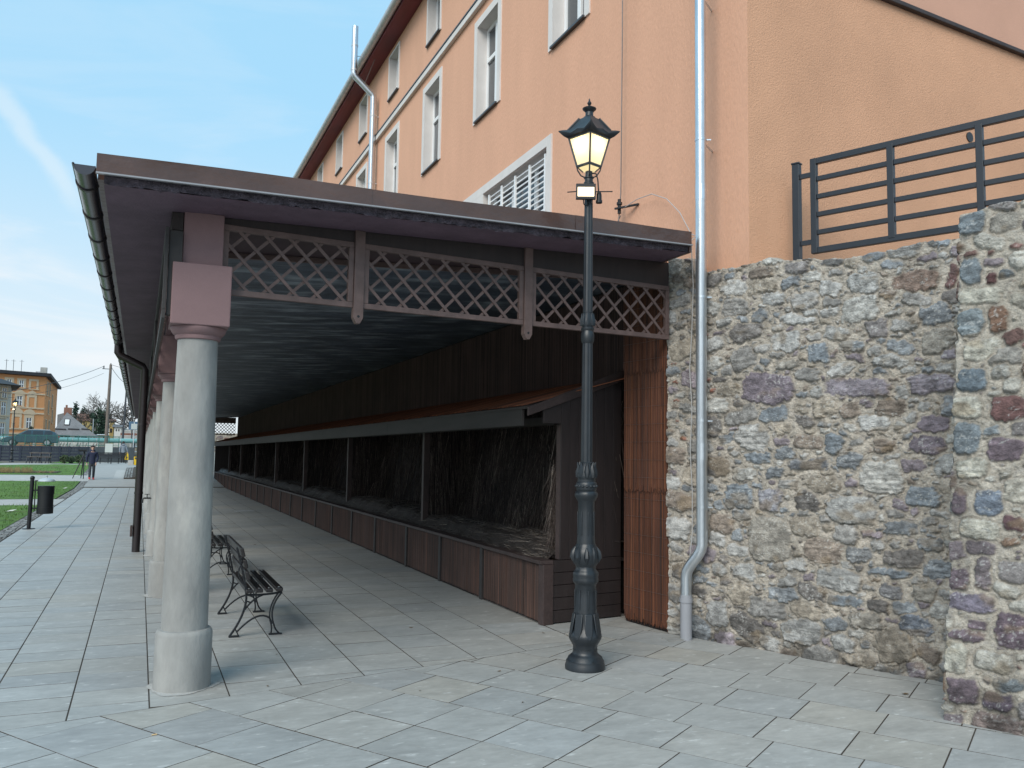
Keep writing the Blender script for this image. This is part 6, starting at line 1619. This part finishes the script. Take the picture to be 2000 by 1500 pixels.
def person(loc, rz, label, top, leg, shoe, Lh, Rh, Lf, Rf, hood=False, hair=True, Le=None, Re=None):
    t = thing('person', loc, rz, label, 'person')
    Le = Le or (.27, .02, 1.13); Re = Re or (-.27, .02, 1.13)
    Lk = ((Lf[0]+.09)/2, (Lf[1])/2-.05, .50); Rk = ((Rf[0]-.09)/2, (Rf[1])/2-.05, .50)
    N_ = [(0, 0, .93, .11, .08), (0, .0, 1.10, .095, .07), (0, .01, 1.30, .10, .07), (0, .01, 1.42, .06, .05), (0, 0, 1.52, .05), (0, -.01, 1.62, .085, .098), (0, -.01, 1.71, .078, .09),
          (.17, .01, 1.40, .045), (*Le, .038), (*Lh, .026), (-.17, .01, 1.40, .045), (*Re, .038), (*Rh, .026),
          (.09, 0, .86, .055), (*Lk, .042), (Lf[0], Lf[1], .09, .035), (Lf[0], Lf[1]-.16, .05, .035), (-.09, 0, .86, .055), (*Rk, .042), (Rf[0], Rf[1], .09, .035), (Rf[0], Rf[1]-.16, .05, .035)]
    E_ = [(0, 1), (1, 2), (2, 3), (3, 4), (4, 5), (5, 6), (3, 7), (7, 8), (8, 9), (3, 10), (10, 11), (11, 12), (0, 13), (13, 14), (14, 15), (15, 16), (0, 17), (17, 18), (18, 19), (19, 20)]
    skinned('body', N_, E_, PM['skin'], t)
    J = [(0, 0, .74, .18, .13), (0, 0, .92, .172, .125), (0, 0, 1.10, .16, .12), (0, .01, 1.30, .185, .13), (0, .01, 1.46, .115, .095), (.175, .01, 1.40, .082), (*Le, .064), (Lh[0], Lh[1], Lh[2]+.03, .047), (-.175, .01, 1.40, .082), (*Re, .064), (Rh[0], Rh[1], Rh[2]+.03, .047)]
    skinned('jacket', J, [(0, 1), (1, 2), (2, 3), (3, 4), (4, 5), (5, 6), (6, 7), (4, 8), (8, 9), (9, 10)], PM[top], t)
    if hood:
        m = MB(); m.sphere((0, .05, 1.50), .14, .12, .09, 12, 7); m.build('hood', PM[top], t, smooth=True, world=False)
    T_ = [(0, 0, .98, .15, .11), (0, 0, .88, .15, .115), (.09, 0, .76, .095), (*Lk, .075), (Lf[0], Lf[1], .06, .06), (-.09, 0, .76, .095), (*Rk, .075), (Rf[0], Rf[1], .06, .06)]
    skinned('trousers', T_, [(0, 1), (1, 2), (2, 3), (3, 4), (1, 5), (5, 6), (6, 7)], PM[leg], t)
    for f_ in (Lf, Rf):
        m = MB(); m.tube([(f_[0], f_[1]+.06, .05+f_[2]), (f_[0], f_[1]-.03, .06+f_[2]), (f_[0], f_[1]-.12, .045+f_[2]), (f_[0], f_[1]-.21, .035+f_[2])], [.045, .055, .05, .03], 10); m.build('shoe', PM[shoe], t, smooth=True, world=False)
    m = MB()
    for ex in (-.033, .033): m.sphere((ex, -.098, 1.665), .011, .008, .008, 8, 5)
    m.build('eyes', PM['hairb'], t, smooth=True, world=False)
    m = MB(); m.tube([(0, -.10, 1.67), (0, -.122, 1.63), (0, -.104, 1.622)], [.009, .016, .008], 6); m.build('nose', PM['skin'], t, smooth=True, world=False)
    m = MB(); m.bar((-.024, -.103, 1.588), (.024, -.103, 1.588), .012, .010); m.build('mouth', PM['red'], t, world=False)
    m = MB()
    for ex in (-.094, .094): m.sphere((ex, .0, 1.65), .012, .02, .032, 8, 5)
    m.build('ears', PM['skin'], t, smooth=True, world=False)
    m = MB(); m.sphere((0, .025, 1.71), .098, .105, .085, 14, 8); m.sphere((0, .055, 1.64), .09, .07, .11, 12, 7); m.build('hair', PM['hairb'], t, smooth=True, world=False)
    hand(t, Lh, (0, -.15, -1), 1); hand(t, Rh, (0, -.15, -1), -1)
    return t
pp1 = at(178, 938, 50); z1 = zterr(50)
person((pp1.x, 50, z1), R(8), 'walking person in a navy hooded jacket, dark jeans and red shoes', 'navy', 'jeans', 'red', (.16, -.20, .86), (-.25, .0, .84), (.10, .10, .0), (-.11, -.18, .02), True)
pp2 = at(240.5, 904, 81)
p2o = person((pp2.x, 78, .765), R(176), 'person in a grey hoodie and black trousers walking away with a yellow bag', 'grey', 'black', 'blackshoe', (.25, .02, .82), (-.36, -.02, .86), (.08, .06, 0), (-.09, -.08, 0), True)
bagp = at(247, 897, 77.9)
bg = thing('yellow_bag', (bagp.x, 77.9, 1.1), 0, 'yellow bag carried by the person in grey', 'bag')
m = MB(); m.prism([(bagp.x-.14, 77.83, 1.02), (bagp.x+.16, 77.83, 1.0), (bagp.x+.13, 77.83, 1.52), (bagp.x-.10, 77.83, 1.52)], (0, .13, 0)); m.build('body', FM['binyellow'], bg, bevel=.03)
m = MB(); m.tube([(bagp.x-.06, 77.9, 1.5), (bagp.x-.02, 77.9, 1.62), (bagp.x+.04, 77.9, 1.63), (bagp.x+.09, 77.9, 1.5)], .012, 6); m.build('handle', FM['binyellow'], bg)
m = MB(); m.box(bagp.x-.03, bagp.x+.07, 77.815, 77.828, 1.14, 1.26); m.build('mark', FM['dpole'], bg)

# ================================================================== LIGHT, SKY, CAMERA
SUN_AZ, SUN_EL = R(226), R(38)      # compass azimuth from +Y clockwise
sdir = V((math.sin(SUN_AZ)*math.cos(SUN_EL), math.cos(SUN_AZ)*math.cos(SUN_EL), math.sin(SUN_EL)))
sl = bpy.data.lights.new('sun', 'SUN'); sl.energy = 2.2; sl.angle = R(38); sl.color = (1, .93, .83)
so_ = bpy.data.objects.new('sun', sl); COL.objects.link(so_); so_.rotation_euler = sdir.to_track_quat('Z', 'Y').to_euler()
w = bpy.data.worlds.new('World'); sc.world = w; w.use_nodes = True
N = w.node_tree.nodes; L = w.node_tree.links; bg_ = N['Background']
sk = N.new('ShaderNodeTexSky'); sk.sky_type = 'NISHITA'; sk.sun_disc = False; sk.sun_elevation = SUN_EL; sk.sun_rotation = SUN_AZ; sk.air_density = 1.0; sk.dust_density = 1.2; sk.ozone_density = 2.0
tc = N.new('ShaderNodeTexCoord')
def vm(op, a, b=None):
    n = N.new('ShaderNodeVectorMath'); n.operation = op
    L.new(a, n.inputs[0])
    if b is not None: n.inputs[1].default_value = b
    return n
def mr(src, a, b, c=0, d=1):
    n = N.new('ShaderNodeMapRange'); n.interpolation_type = 'SMOOTHSTEP'; L.new(src, n.inputs['Value'])
    n.inputs['From Min'].default_value = a; n.inputs['From Max'].default_value = b; n.inputs['To Min'].default_value = c; n.inputs['To Max'].default_value = d; return n.outputs['Result']
def mul(a, b):
    n = N.new('ShaderNodeMath'); n.operation = 'MULTIPLY'; L.new(a, n.inputs[0])
    if isinstance(b, float): n.inputs[1].default_value = b
    else: L.new(b, n.inputs[1])
    return n.outputs[0]
def mx(a, b, f):
    n = N.new('ShaderNodeMix'); n.data_type = 'RGBA'; n.clamp_factor = True; L.new(f, n.inputs['Factor']); L.new(a, n.inputs['A'])
    if isinstance(b, tuple): n.inputs['B'].default_value = (*b, 1)
    else: L.new(b, n.inputs['B'])
    return n.outputs['Result']
d = tc.outputs['Generated']
sepz = N.new('ShaderNodeSeparateXYZ'); L.new(d, sepz.inputs[0])
# thin cloud veils, laid out on directions in the sky
mp = N.new('ShaderNodeMapping'); mp.inputs['Scale'].default_value = (1.0, 1.0, 4.5); L.new(d, mp.inputs['Vector'])
nz = N.new('ShaderNodeTexNoise'); nz.inputs['Scale'].default_value = 3.4; nz.inputs['Detail'].default_value = 7; nz.inputs['Roughness'].default_value = .58; nz.inputs['Distortion'].default_value = .6; L.new(mp.outputs[0], nz.inputs['Vector'])
SKYV = (6.9, 8.6, 9.6)
col = mx(sk.outputs['Color'], (3.3, 6.0, 8.0), mr(sepz.outputs['Z'], -.2, .2, .85, .85))
hor = mr(sepz.outputs['Z'], -.02, .40, 1.0, 0.0)
col = mx(col, (6.5, 6.9, 7.1), mul(hor, .92))
col = mx(col, (6.8, 7.1, 7.35), mul(mr(nz.outputs['Fac'], .46, .70), mr(sepz.outputs['Z'], .05, .42, .85, .10)))
# one broad old vapour trail
ra_, rb_ = at(-20, 165, 100)-EYE, at(135, 372, 100)-EYE
nrm_ = ra_.cross(rb_).normalized(); mid = ((ra_.normalized()+rb_.normalized())/2).normalized()
dt = N.new('ShaderNodeVectorMath'); dt.operation = 'DOT_PRODUCT'; L.new(d, dt.inputs[0]); dt.inputs[1].default_value = nrm_
ab = N.new('ShaderNodeMath'); ab.operation = 'ABSOLUTE'
nz2 = N.new('ShaderNodeTexNoise'); nz2.inputs['Scale'].default_value = 26; nz2.inputs['Detail'].default_value = 5; L.new(d, nz2.inputs['Vector'])
ad = N.new('ShaderNodeMath'); ad.operation = 'MULTIPLY_ADD'; L.new(nz2.outputs['Fac'], ad.inputs[0]); ad.inputs[1].default_value = .022; L.new(dt.outputs['Value'], ad.inputs[2])
sb2 = N.new('ShaderNodeMath'); sb2.operation = 'SUBTRACT'; L.new(ad.outputs[0], sb2.inputs[0]); sb2.inputs[1].default_value = .011; L.new(sb2.outputs[0], ab.inputs[0])
dm = N.new('ShaderNodeVectorMath'); dm.operation = 'DOT_PRODUCT'; L.new(d, dm.inputs[0]); dm.inputs[1].default_value = mid
trail = mul(mul(mr(ab.outputs[0], .002, .015, 1, 0), mr(dm.outputs['Value'], .9955, .9993)), .4)
col = mx(col, (6.6, 7.1, 7.3), trail)
L.new(col, bg_.inputs['Color']); bg_.inputs['Strength'].default_value = .10

cam = bpy.data.cameras.new('camera'); cam.sensor_width = 36; cam.lens = FOC/2000*36; cam.clip_end = 4000; cam.clip_start = .05
co = bpy.data.objects.new('camera', cam); COL.objects.link(co)
co.matrix_world = Matrix(((CR.x, CU.x, -_F.x, EYE.x), (CR.y, CU.y, -_F.y, EYE.y), (CR.z, CU.z, -_F.z, EYE.z), (0, 0, 0, 1)))
sc.camera = co
sc.view_settings.view_transform = 'Standard'; sc.view_settings.look = 'None'; sc.view_settings.gamma = 1; sc.view_settings.exposure = 0.42
sc.cycles.max_bounces = 6; sc.cycles.diffuse_bounces = 4; sc.cycles.use_denoising = True
